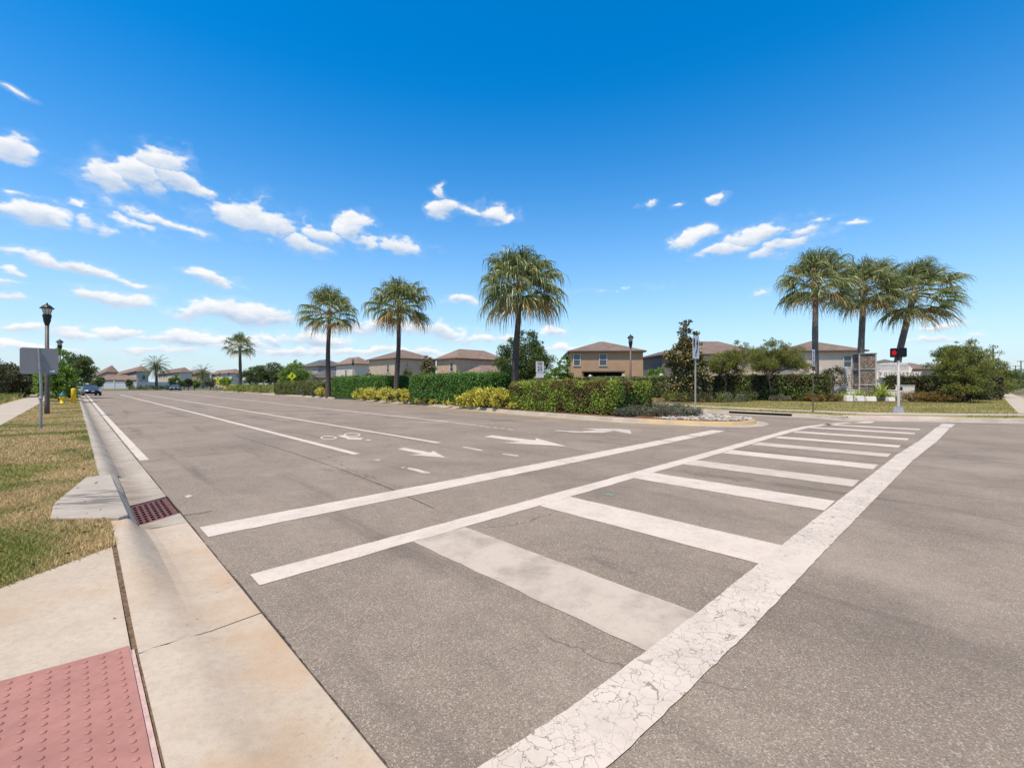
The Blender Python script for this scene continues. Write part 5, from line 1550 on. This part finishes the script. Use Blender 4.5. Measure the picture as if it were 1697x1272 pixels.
house('stucco_house', 'pale grey house behind the feathery trees', AT(1128, 72.5, .1), math.radians(2), 14.5, 11, 6.2, 2.6, 'lav', 0, .5, [('f', 9, 3.6, 1.0, 1.5)])
house('stucco_house', 'pale house with brown hip roof behind the left corner palm', AT(1316, 63, .1), math.radians(-8), 9.0, 9.6, 6.0, 1.75, 'lav', 0, .45, [('f', 6.9, 3.8, 1.0, 1.5)], extra=((2.6, -.9, -.3), (3.9, 1.8, 3.6)))
house('stucco_house', 'grey roofed house above the entrance sign wall', AT(1463, 110, .1), 0, 7.5, 8, 5.9, 1.7, 'white', 1, .5)
house('stucco_house', 'brown roofed house right of the entrance sign', AT(1502, 100, .1), math.radians(-6), 6.4, 8, 4.7, 1.5, 'grey', 0, .5, [('f', 2.2, 2.6, .9, 1.3)])
house('stucco_house', 'low grey roofed house just right of the tan house', AT(1066, 90, .1), 0, 4.2, 8, 3.6, 1.2, 'grey', 0, .4)

# ------------------------------------------------------------------ walls and fences
def wall_run(name, label, cat, a, b, h, post_step, mat, cap=True, z=.1, board=True, thick=.14):
    a, b = Vector(a), Vector(b)
    d = b - a; L = d.length; rz = math.atan2(d.y, d.x)
    th = thing(name, label, cat, (a.x, a.y, z), rz)
    p = MB(); p.box((L / 2, 0, 0), (L, thick, h)); p.build('panel', mat, th)
    c = MB(); c.box((L / 2, 0, h + .002), (L, thick + .12, .10)); c.build('coping', mat, th)
    n = int(L / post_step)
    for i in range(n + 1):
        m = MB(); x = min(L, i * post_step)
        m.box((x, 0, 0), (.24, .26, h + .14)); m.box((x, 0, h + .142), (.34, .34, .07)); m.box((x, 0, h + .213), (.28, .28, .16), top=(.35, .35))
        m.build('post', mat, th)
    return th
M['vinyl'] = simple('pale_vinyl', (.60, .56, .50), .6, .25, .08, 2)
wall_run('boundary_wall', 'long cream boundary wall with capped posts behind the dark hedge', 'wall', ST(8.6, 43.3), ST(64, 42.6), 2.12, 4.4, M['vinyl'])
wall_run('boundary_wall', 'distant white boundary wall glimpsed behind the median hedges', 'wall', ST(66, 42.5), ST(128, 42.0), 2.05, 4.4, M['vinyl'])
wall_run('vinyl_fence', 'white vinyl fence closing the far left end of the avenue', 'fence', AT(150, 128), AT(226, 133), 1.95, 2.6, M['white'], thick=.10)
wall_run('vinyl_fence', 'greyer far fence right of the white one', 'fence', AT(227, 134), AT(345, 150), 1.9, 3.0, M['vinyl'], thick=.10)

# ------------------------------------------------------------------ street lamps
def lamp(label, loc, group='post top street lamps', h=4.95, dark=False):
    th = thing('street_lamp', label, 'street lamp', loc, 0, group)
    pm = M['black'] if dark else M['bronze']
    MB().lathe((0, 0, 0), [(.092, 0), (.088, .5), (.075, 1.2), (.066, h - .95)], 14).build('pole', pm, th)
    q = .72
    MB().lathe((0, 0, h - .96), [(.075, 0), (.09, .08), (.17 * q, .18), (.18 * q, .30), (.205 * q, .36), (.205 * q, .42), (.22 * q, .44), (.20 * q, .47)], 14).build('collar', M['black'], th)
    MB().lathe((0, 0, h - .49), [(.155 * q, 0), (.245 * q, .25), (.20 * q, .255)], 8, .39, smooth=False).build('lantern_glass', M['lamp_glass'], th)
    fr = MB()
    for k in range(8):
        a = .39 + k * math.pi / 4
        fr.tube([(.158 * q * math.cos(a), .158 * q * math.sin(a), h - .49), (.25 * q * math.cos(a), .25 * q * math.sin(a), h - .235)], .009, 4)
    fr.build('lantern_frame', M['black'], th)
    MB().lathe((0, 0, h - .235), [(.33 * q, 0), (.335 * q, .035), (.27 * q, .06), (.19 * q, .135), (.10 * q, .18), (.045 * q, .19), (.03, .215), (.04, .24), (.015, .265)], 16, smooth=False).build('roof', M['black'], th)
    return th
L0 = lamp('nearest bronze lantern street lamp, behind the blank sign on the left verge', AT(78, 19.75, .13))
dup(L0, AT(99, 35.6, .13), 0, 'smaller lantern street lamp above the rounded shrub on the left')
dup(L0, AT(1045, 32.2, .13), 0, 'lantern street lamp in front of the right part of the tan house')
dup(L0, AT(585, 63.5, .13), 0, 'small distant lantern lamp before the white walled house')
L1 = lamp('dark lantern lamp at the left corner of the tan house', AT(940, 50, .13), dark=True)
dup(L1, AT(364, 135, .1), 0, 'tiny lantern lamp right of the left crossing sign')
dup(L1, AT(379, 132, .1), 0, 'tiny lantern lamp just left of the far fan palm')

# ------------------------------------------------------------------ signs
def frame_on(v):           # heading so that local -y looks along v
    return math.atan2(v.y, v.x) + math.pi / 2
def plate(w, h, mat, parent, z, t=.006, y=-.035, r=.04, name='plate'):
    pts = []
    for cx, cz, a0 in ((w / 2 - r, h / 2 - r, 0), (-w / 2 + r, h / 2 - r, 90), (-w / 2 + r, -h / 2 + r, 180), (w / 2 - r, -h / 2 + r, 270)):
        for k in range(5):
            a = math.radians(a0 + k * 22.5); pts.append((cx + r * math.cos(a), y, z + cz + r * math.sin(a)))
    m = MB(); m.slab(pts, (0, t, 0)); return m.build(name, mat, parent)
def glyph(parent, name, pts, mat, y=-.0385):
    m = MB(); m.slab([(x, y, z) for x, z in pts], (0, .0025, 0)); return m.build(name, mat, parent)
FACE = ST(-1, 0)
def sign_post(parent, h, r=.032, mat='galv'):
    m = MB(); m.box((0, .0, -.15), (.065, .012, h + .15)); m.box((-.031, -.016, -.15), (.006, .03, h + .15)); m.box((.031, -.016, -.15), (.006, .03, h + .15))
    return m.build('post', M[mat], parent)
# keep right sign on the tip
k = thing('road_sign', 'white keep right sign with a black arrow on the stony median tip', 'road sign', P(1152, 690, .15), frame_on(FACE))
sign_post(k, 3.1, mat='pole_white'); pz = 2.86
plate(.62, .95, M['sign_white'], k, pz)
glyph(k, 'symbol', [(-.25, .34 + pz), (-.10, .34 + pz), (-.10, .05 + pz), (-.17, -.08 + pz), (-.25, .05 + pz)], M['sign_black'])
glyph(k, 'arrow', [(.12, .36 + pz), (.02, .10 + pz), (.09, .10 + pz), (.09, .02 + pz), (.04, -.12 + pz), (-.05, -.24 + pz), (-.05, -.38 + pz), (.03, -.38 + pz), (.03, -.27 + pz), (.13, -.14 + pz), (.17, .02 + pz), (.17, .10 + pz), (.24, .10 + pz)], M['sign_black'])
# narrow white sign by the corner palm
k = thing('road_sign', 'narrow white sign with small black symbols beside the left corner palm', 'road sign', P(1347, 682, .15), frame_on(FACE))
sign_post(k, 2.8, mat='bronze'); pz = 2.60
plate(.55, .80, M['sign_white'], k, pz)
for nm, pts in (('symbol', [(-.16, .30), (.16, .30), (.16, .25), (-.16, .25)]), ('symbol', [(-.12, .20), (.12, .20), (.12, .16), (-.12, .16)]), ('arrow', [(0, .13), (-.11, -.02), (-.035, -.02), (-.035, -.10), (.035, -.10), (.035, -.02), (.11, -.02)]), ('symbol', [(-.14, -.13), (-.09, -.13), (-.07, -.20), (.07, -.20), (.09, -.13), (.14, -.13), (.10, -.25), (-.10, -.25)]), ('symbol', [(-.15, -.29), (.15, -.29), (.15, -.33), (-.15, -.33)])):
    glyph(k, nm, [(x, z + pz) for x, z in pts], M['sign_black'])
# speed limit sign
k = thing('speed_limit_sign', 'white speed limit 25 sign above the lime hedge', 'road sign', AT(894.5, 32, .15), frame_on(Vector((.30, -1, 0))))
sign_post(k, 2.95); pz = 2.55
plate(.62, .78, M['sign_white'], k, pz + .03)
text_mesh('lettering', 'SPEED', .15, M['sign_black'], k, (0, -.039, pz + .30), (math.radians(90), 0, 0))
text_mesh('lettering', 'LIMIT', .15, M['sign_black'], k, (0, -.039, pz + .16), (math.radians(90), 0, 0))
text_mesh('lettering', '25', .40, M['sign_black'], k, (0, -.039, pz - .12), (math.radians(90), 0, 0), bold=.006)
plate(.60, .36, M['sign_white'], k, pz - .58, name='lower_plate')
# pedestrian crossing signs
def cross_sign(label, loc, f):
    k = thing('crossing_sign', label, 'road sign', loc, frame_on(f), 'yellow pedestrian crossing signs')
    sign_post(k, 2.9)
    m = MB(); r = .56; m.slab([(0, -.036, 2.45 + r), (-r, -.036, 2.45), (0, -.036, 2.45 - r), (r, -.036, 2.45)], (0, .006, 0)); m.build('plate', M['sign_yellow'], k)
    b = MB()
    b.slab([(.05 + .075 * math.cos(a * .628), -.0395, 2.74 + .075 * math.sin(a * .628)) for a in range(10)], (0, .003, 0))
    b.slab([(x, -.0395, z + 2.45) for x, z in [(.02, .20), (.09, .19), (.13, .10), (.22, .02), (.19, -.02), (.09, .05), (.07, -.08), (.16, -.22), (.20, -.35), (.13, -.35), (.09, -.23), (0, -.12), (-.07, -.24), (-.18, -.33), (-.21, -.28), (-.12, -.19), (-.05, -.05), (-.04, .06), (-.12, 0), (-.17, -.06), (-.20, -.02), (-.13, .08)]], (0, .003, 0))
    b.build('pedestrian_symbol', M['sign_black'], k)
    plate(.62, .32, M['sign_yellow'], k, 1.66, name='arrow_plate')
    glyph(k, 'arrow', [(.20, 1.76), (-.08, 1.66), (-.02, 1.60), (-.20, 1.57), (-.17, 1.74), (-.12, 1.70), (.14, 1.80)], M['sign_black'])
    return k
c0 = cross_sign('yellow diamond crossing sign above the low olive hedge', AT(484, 62, .15), Vector((.35, -1, 0)))
dup(c0, AT(361, 96, .15), frame_on(Vector((.25, -1, 0))), 'yellow diamond crossing sign far left, beside a round tree')
dup(c0, AT(376, 99, .15), frame_on(Vector((.9, -.6, 0))), 'yellow crossing sign half turned away, left of the far fan palm')
# blank sign seen from behind
k = thing('road_sign', 'back of a blank grey metal sign on a steel post on the left verge', 'road sign', P(67.5, 711, .15), math.radians(43))
m = MB(); m.tube([(0, 0, -.15), (.008, 0, 1.3), (-.04, .0, 2.40)], [.034, .032, .030], 8); m.build('post', M['galv'], k)
MB().lathe((0, 0, .88), [(.046, 0), (.05, .02), (.05, .06), (.046, .08)], 10).build('sleeve', M['galv'], k)
hw, hh, cz, cx = .395, .385, 2.03, -.03
pts = []
for sx, sz, a0 in ((1, 1, 0), (-1, 1, 90), (-1, -1, 180), (1, -1, 270)):
    for q in range(5):
        a = math.radians(a0 + q * 22.5); pts.append((cx + sx * (hw - .06) + .06 * math.cos(a), .046, cz + sz * (hh - .06) + .06 * math.sin(a)))
m = MB(); m.slab(pts, (0, .004, 0)); m.build('plate', M['alu_back'], k)
m = MB(); m.box((cx + .27, .043, cz - .33), (.11, .004, .06)); m.build('sticker', M['sign_white'], k)
m = MB()
for z in (cz + .25, cz - .25): m.tube([(-.03, -.05, z), (-.03, -.03, z)], .014, 6)
m.build('bolts', M['galv'], k)

# ------------------------------------------------------------------ verge furniture
h0 = AT(103, 30.9, .13)
k = thing('fire_hydrant', 'yellow fire hydrant with a teal bonnet under the rounded shrub', 'fire hydrant', h0)
MB().lathe((0, 0, 0), [(.17, 0), (.17, .04), (.115, .05), (.11, .46), (.15, .47), (.15, .52)], 16).build('barrel', M['hydrant_yellow'], k)
MB().lathe((0, 0, .52), [(.165, 0), (.165, .03), (.15, .06), (.13, .15), (.07, .21), (.03, .22), (.03, .27), (.012, .28)], 16).build('bonnet', M['hydrant_teal'], k)
for a in (-0.4, 2.74, 1.17):
    m = MB(); dx, dy = math.cos(a), math.sin(a)
    m.tube([(dx * .09, dy * .09, .38), (dx * .22, dy * .22, .38), (dx * .221, dy * .221, .38), (dx * .27, dy * .27, .38)], [.06, .06, .075, .07], 10); m.build('outlet_cap', M['hydrant_yellow'], k)
k = thing('bollard', 'yellow round steel bollard right of the hydrant', 'bollard', AT(122, 31.3, .13))
MB().lathe((0, 0, -.1), [(.135, 0), (.135, 1.10), (.12, 1.14), (.07, 1.165), (.01, 1.17)], 18).build('post', M['hydrant_yellow'], k)
k = thing('marker_post', 'red marker post with a white band behind the lime hedge', 'marker post', AT(940, 32, .15))
m = MB(); m.box((0, 0, 0), (.16, .06, 1.35)); m.box((0, 0, 1.352), (.28, .05, .42)); m.build('post', M['sign_red'], k)
m = MB(); m.box((0, -.028, 1.52), (.24, .008, .12)); m.build('band', M['sign_white'], k)

# ------------------------------------------------------------------ pedestrian signal
k = thing('pedestrian_signal', 'pedestrian signal showing a red hand on a pale pole at the far crossing', 'traffic signal', P(1489, 683.3, .15), math.radians(-40))
MB().box((0, 0, -.02), (.42, .42, .30), top=(.72, .72)).build('pedestal', M['galv'], k)
MB().lathe((0, 0, .275), [(.075, 0), (.065, .05), (.056, .08), (.051, 2.20)], 14).build('pole', M['pole_white'], k)
MB().lathe((0, 0, 2.47), [(.07, 0), (.075, .04), (.075, .13), (.05, .15)], 12).build('collar', M['black'], k)
m = MB(); m.box((-.005, .03, 2.60), (.60, .20, .43)); hd = m.build('housing', M['black'], k, .05)
m = MB()
for x in (-.155, .145):
    m.box((x, -.14, 3.005), (.27, .16, .012)); m.box((x - .136, -.14, 2.66), (.010, .16, .344)); m.box((x + .136, -.14, 2.66), (.010, .16, .344))
m.build('visor', M['black'], k)
m = MB(); m.box((.145, -.075, 2.66), (.25, .008, .32)); m.build('countdown_screen', simple('dark_screen', (.006, .006, .007), .3, .4), k)
hp = [(-.07, -.12), (.05, -.12), (.075, -.05), (.115, .0), (.10, .03), (.06, 0), (.06, .10), (.04, .11), (.028, .02), (.022, .135), (.0, .14), (-.008, .02), (-.018, .125), (-.04, .12), (-.045, .01), (-.06, .09), (-.08, .085), (-.085, -.03)]
m = MB(); m.slab([(-.155 + x * .95, -.079, 2.82 + z * .95) for x, z in hp], (0, .004, 0)); m.build('hand_symbol', mat_emit('red_signal_light', (1, .03, .045), .48), k)
m = MB(); m.box((.10, -.06, 1.05), (.09, .07, .16)); m.build('push_button', M['black'], k)

# ------------------------------------------------------------------ entrance monument
def cobble():
    m_, N, out = new_mat('river_cobble')
    p = opos(N)
    v = N.n('ShaderNodeTexVoronoi'); v.inputs['Scale'].default_value = 9.5
    N.l(N.mapping(p, scale=(1, 1, 1.7)), v.inputs['Vector'])
    sc = N.n('ShaderNodeSeparateColor'); N.l(v.outputs['Color'], sc.inputs[0])
    c = N.mix(sc.outputs[0], (.10, .075, .06), (.46, .38, .30))
    c = N.mix(N.ramp(sc.outputs[1], .7, .9), c, (.34, .22, .15))
    e = N.voro(N.mapping(p, scale=(1, 1, 1.7)), 9.5, 'DISTANCE_TO_EDGE')
    c = N.mix(N.ramp(e, .02, .10, 1, 0), c, (.02, .017, .015))
    N.l(principled(N, c, .8, .25, bump(N, e, .9, .08)), out.inputs[0])
    return m_
COB = cobble()
cw = simple('white_render', (.80, .75, .68), .85, .2, .10, 2.5)  # albedo raised because grazing sun leaves this front dim and bluish
grey_r = simple('grey_render', (.52, .48, .44), .85, .2, .10, 2.5)
pil = thing('stone_pillar', 'tall square pillar of river cobbles in a pale frame beside the entrance sign', 'pillar', AT(1432, 36.2, .15), math.radians(-16))
W_, H_ = 1.16, 3.78
m = MB()
for i in range(3):
    z0 = .02 + i * 1.26
    m.box((0, 0, z0 + .05), (W_ - .06, W_ - .06, 1.15))
m.build('cobble_fill', COB, pil)
m = MB()
for sx in (-1, 1):
    for sy in (-1, 1): m.box((sx * (W_ / 2 - .02), sy * (W_ / 2 - .02), 0), (.085, .085, H_ + .04))
for i in range(4):
    z0 = i * 1.255
    for sy in (-1, 1):
        m.box((0, sy * (W_ / 2 - .015), z0), (W_ - .14, .07, .06)); m.box((sy * (W_ / 2 - .015), 0, z0), (.07, W_ - .14, .06))
m.build('frame', simple('pale_frame', (.46, .42, .37), .7, .2), pil)
m = MB(); m.box((0, 0, H_ - .02), (W_ + .10, W_ + .10, .07)); m.build('cap', M['galv'], pil)
es = thing('entrance_sign', 'white curved entrance sign with a lettered panel right of the stone pillar', 'sign', AT(1452, 37.6, .15), math.radians(-10))
def es_x(px): return (px - 1452) / FPX * 37.6
def es_z(py): return HT(py, 37.6) - .15
out_ = [(es_x(1450), es_z(655)), (es_x(1450), es_z(604)), (es_x(1456), es_z(602.5)), (es_x(1466), es_z(601)), (es_x(1496), es_z(600)), (es_x(1499), es_z(604)), (es_x(1502), es_z(607.5)), (es_x(1505), es_z(610)), (es_x(1503.5), es_z(613.5)), (es_x(1500), es_z(622)), (es_x(1497), es_z(627)), (es_x(1493.5), es_z(634)), (es_x(1490.5), es_z(643)), (es_x(1489.5), es_z(655))]
m = MB(); m.slab([(x, 0, z) for x, z in out_], (0, .28, 0)); m.build('curved_wall', cw, es)
m = MB()
for i in range(11): m.box((es_x(1453) + i * .235, -.012, es_z(615)), (.022, .026, es_z(604) - es_z(615) - .02 + .0))
for i in range(6): m.box(((es_x(1453) + es_x(1499)) / 2, -.009, es_z(614.5) + i * .115), (es_x(1499) - es_x(1453), .020, .020))
m.build('grid_rails', grey_r, es)
m = MB(); m.box(((es_x(1455) + es_x(1515)) / 2, -.14, es_z(625)), (es_x(1515) - es_x(1455), .22, es_z(615.5) - es_z(625))); m.build('name_panel', cw, es)
m = MB(); m.box(((es_x(1452) + es_x(1496)) / 2, -.05, es_z(629)), (es_x(1496) - es_x(1452), .08, es_z(626.5) - es_z(629))); m.build('ledge', grey_r, es)
tw = text_mesh('lettering', 'T O U C H S T O N E', .40, simple('dark_letter', (.10, .10, .11), .6, .3), es, ((es_x(1455) + es_x(1515)) / 2, -.262, (es_z(625) + es_z(615.5)) / 2), (math.radians(90), 0, 0), bold=.006)
tw.scale = (.86, 1, 1)
lw_ = thing('wing_wall', 'white curved gridded wing wall left of the stone pillar', 'wall', AT(1405, 37.2, .15), math.radians(6))
wo = [(0, 0), (.06, es_z(640)), (-.05, es_z(626)), (-.18, es_z(615)), (-.28, es_z(609)), (.1, es_z(607.5)), (.5, es_z(607)), (.62, es_z(607)), (.62, 0)]
m = MB(); m.slab([(x, 0, z) for x, z in wo], (0, .25, 0)); m.build('panel', cw, lw_)
m = MB()
for i in range(5): m.box((.04 + i * .14, -.012, .9), (.02, .026, 1.3))
for i in range(6): m.box((.30, -.009, .95 + i * .23), (.58, .020, .02))
m.build('grid_rails', grey_r, lw_)
def planter(label, px0, px1, y0, y1, Y, mat, grp=None, dep=.5, rz=0.0):
    a, b = AT(px0, Y), AT(px1, Y)
    m = MB(); w = b.x - a.x; z1 = HT(y0, Y); z0 = max(.1, HT(y1, Y))
    o = thing('planter_wall', label, 'planter', ((a.x + b.x) / 2, Y, .1), rz, grp)
    m.box((0, dep / 2, 0), (w, dep, z1 - .1)); m.build('wall', mat, o, .02)
    m = MB(); m.box((0, dep / 2, z1 - .098), (w + .05, dep + .05, .05)); m.build('coping', mat, o)
    return o
planter('low pale planter wall left of the stone pillar', 1382, 1404, 638, 650, 36.3, grey_r)
planter('tall white planter block right of the entrance sign', 1493, 1516, 638.5, 652, 35.8, cw)
planter('pale base wall below the stone pillar', 1404, 1494, 646.5, 658, 36.0, cw, dep=.8)
pg = 'low white stone blocks edging the corner bed'
for i, (a, b, y0, lab) in enumerate([(1400, 1411.5, 654.5, 'leftmost low white block edging the corner bed'), (1417, 1430, 655.5, 'second low white block from the left in the corner bed'), (1434, 1450, 656.5, 'third low white block from the left, below the pillar'), (1470, 1481, 657.5, 'low white block just left of the signal pole'), (1496, 1504, 657.5, 'small white block just right of the signal pole')]):
    A0, B0 = AT(a, 34.4), AT(b, 34.4); w = B0.x - A0.x; z1 = HT(y0, 34.4) - .15
    o = MB().box((0, 0, 0), (w, .4, z1), top=(.9, .8)).build('stone_block', cw, None, .03)
    o.location = ((A0.x + B0.x) / 2, 34.4, .15); o.rotation_euler = (0, 0, rnd.uniform(-.1, .1))
    tag(o, lab, 'stone block', pg)
for i, (px, Y, h) in enumerate([(1400, 35.3, .8), (1409, 35.0, .9), (1420, 35.2, .95), (1436, 35.1, .8), (1452, 35.6, 1.1), (1461, 35.6, 1.25), (1474, 35.1, .8), (1393, 35.1, .7), (1486, 35.0, .7), (1446, 34.9, .7)]):
    strappy('yellow green strap leaved plant, %s' % ['left of the pillar behind the first block', 'between the first two stone blocks', 'left of the pillar base behind the second block', 'directly below the pillar', 'right of the pillar base', 'tall one below the lettered panel', 'just left of the signal pole', 'leftmost in the bed', 'behind the signal pole', 'front one between pillar and sign'][i], AT(px, Y, .15 + (.35 if Y > 35.5 else 0)), h, 300 + i, 70, 'strap leaved plants in the corner bed')

# ------------------------------------------------------------------ utility poles
wood = simple('weathered_pole_wood', (.15, .12, .10), .9, .1, .2, 5)
def upole(label, px, Y, top, arm=1.6, arm_z=.5):
    k = thing('utility_pole', label, 'utility pole', AT(px, Y, 0), math.radians(10), 'utility poles along the cross road')
    h = HT(top, Y)
    MB().tube([(0, 0, -.3), (0, 0, h)], [.19, .12], 8).build('pole', wood, k)
    m = MB(); m.box((0, -.14, h - arm_z), (arm, .10, .13)); m.build('crossarm', wood, k)
    m = MB()
    for x in (-.45, -.2, .2, .45): m.lathe((x * arm, -.14, h - arm_z + .13), [(.035, 0), (.06, .06), (.03, .16)], 6)
    m.build('insulators', M['galv'], k)
upole('nearest utility pole rising above the right olive trees', 1646, 78, 576, 1.7, .9)
upole('tall far utility pole at the right edge of the view', 1692, 130, 597, 3.4, .3)
upole('farther utility pole left of the edge pole', 1683, 150, 605, 3.2, .3)
for i, (px, Y, w, h) in enumerate([(1676, 170, 9, 6), (1697, 190, 12, 9), (1725, 180, 12, 9)]):
    tree('distant_tree', 'far dark tree beyond the end of the right sidewalk, %s' % ['left one', 'middle one at the frame edge', 'right one past the frame edge'][i], 'tree', AT(px, Y, 0), 1.5, [(0, 0, h * .5, w * .6, w * .5, h * .42), (w * .3, 0, h * .4, w * .5, w * .4, h * .3)], 'oak', (.6, .3), 2200, 330 + i, 60, .26, .5, .15, 5)

# ------------------------------------------------------------------ cars
def car(label, loc, rz, paint, group='cars on the avenue'):
    th = thing('parked_car', label, 'car', loc, rz, group)
    # length along local x, front at +x
    secs = [(-2.25, .62, .40, .86), (-2.15, .78, .30, .96), (-1.6, .86, .22, 1.0), (-.6, .90, .20, .99), (.6, .90, .20, .97), (1.3, .88, .20, .93), (1.9, .82, .24, .82), (2.2, .70, .34, .68), (2.28, .60, .42, .60)]
    m = MB(); rings = []
    for x, hw, z0, z1 in secs:
        rings.append([(x, -hw * .92, z0), (x, -hw, z0 + .15), (x, -hw, z1 - .18), (x, -hw * .88, z1 - .02), (x, 0, z1 + .02), (x, hw * .88, z1 - .02), (x, hw, z1 - .18), (x, hw, z0 + .15), (x, hw * .92, z0)])
    n = 9
    m.add([p for r in rings for p in r], [(i * n + k_, i * n + (k_ + 1) % n, (i + 1) * n + (k_ + 1) % n, (i + 1) * n + k_) for i in range(len(secs) - 1) for k_ in range(n)] + [tuple(range(n)), tuple(range((len(secs) - 1) * n + n - 1, (len(secs) - 1) * n - 1, -1))], smooth=True)
    m.build('body', paint, th)
    lo = [(1.05, -.78), (1.05, .78), (-1.75, .76), (-1.75, -.76)]; hi = [(.25, -.60), (.25, .60), (-1.0, .58), (-1.0, -.58)]
    z0, z1 = .94, 1.40
    V = [(x, y, z0) for x, y in lo] + [(x, y, z1) for x, y in hi]
    m = MB(); m.add(V, [(4, 5, 6, 7), (0, 1, 2, 3)]); m.slab([(.30, -.62, 1.385), (.30, .62, 1.385), (-1.05, .60, 1.385), (-1.05, -.60, 1.385)], (0, 0, .05)); m.build('roof', paint, th)
    m = MB(); m.add(V, [(0, 1, 5, 4)]); m.build('windshield', M['glass'], th)
    m = MB(); m.add(V, [(1, 2, 6, 5), (2, 3, 7, 6), (3, 0, 4, 7)]); m.build('side_glass', M['glass'], th)
    for y in (-.62, .62):
        m = MB(); m.box((2.10, y, .60), (.22, .34, .11), top=(.6, .8)); m.build('headlight', simple('headlight_glass', (.75, .75, .75), .15, .6) if 'hl' not in M else M['hl'], th)
    m = MB(); m.box((2.265, 0, .46), (.05, .80, .20)); m.build('grille', M['black'], th)
    m = MB(); m.box((2.30, 0, .50), (.012, .32, .15)); m.build('licence_plate', M['sign_white'], th)
    m = MB(); m.box((2.22, 0, .26), (.14, 1.2, .09)); m.build('bumper_intake', M['black'], th)
    for x, y in ((1.42, -.80), (1.42, .80), (-1.42, -.80), (-1.42, .80)):
        m = MB(); m.tube([(x, y - .10, .32), (x, y + .10, .32)], .32, 16); w_ = m.build('wheel', M['black'], th)
        m = MB(); m.tube([(x, y - .106, .32), (x, y + .106, .32)], .20, 12); m.build('rim', M['galv'], w_)
    for y in (-1, 1):
        m = MB(); m.box((.75, y * .98, .95), (.12, .20, .13), top=(.8, .8)); m.build('mirror', paint, th)
    return th
M['hl'] = simple('headlight_glass', (.75, .75, .75), .15, .6)
cp_ = simple('dark_car_paint', (.05, .045, .06), .25, .6, .05, 3)
cl = AT(148.5, 58, .004)
car('dark sedan facing the viewer on the left lane beside the rounded shrub', cl, math.atan2(-cl.y, -cl.x) + math.radians(8), cp_)
car('small far dark car in front of the far bushes', AT(291, 100, .004), math.radians(-60), simple('far_car_paint', (.06, .065, .075), .3, .5))
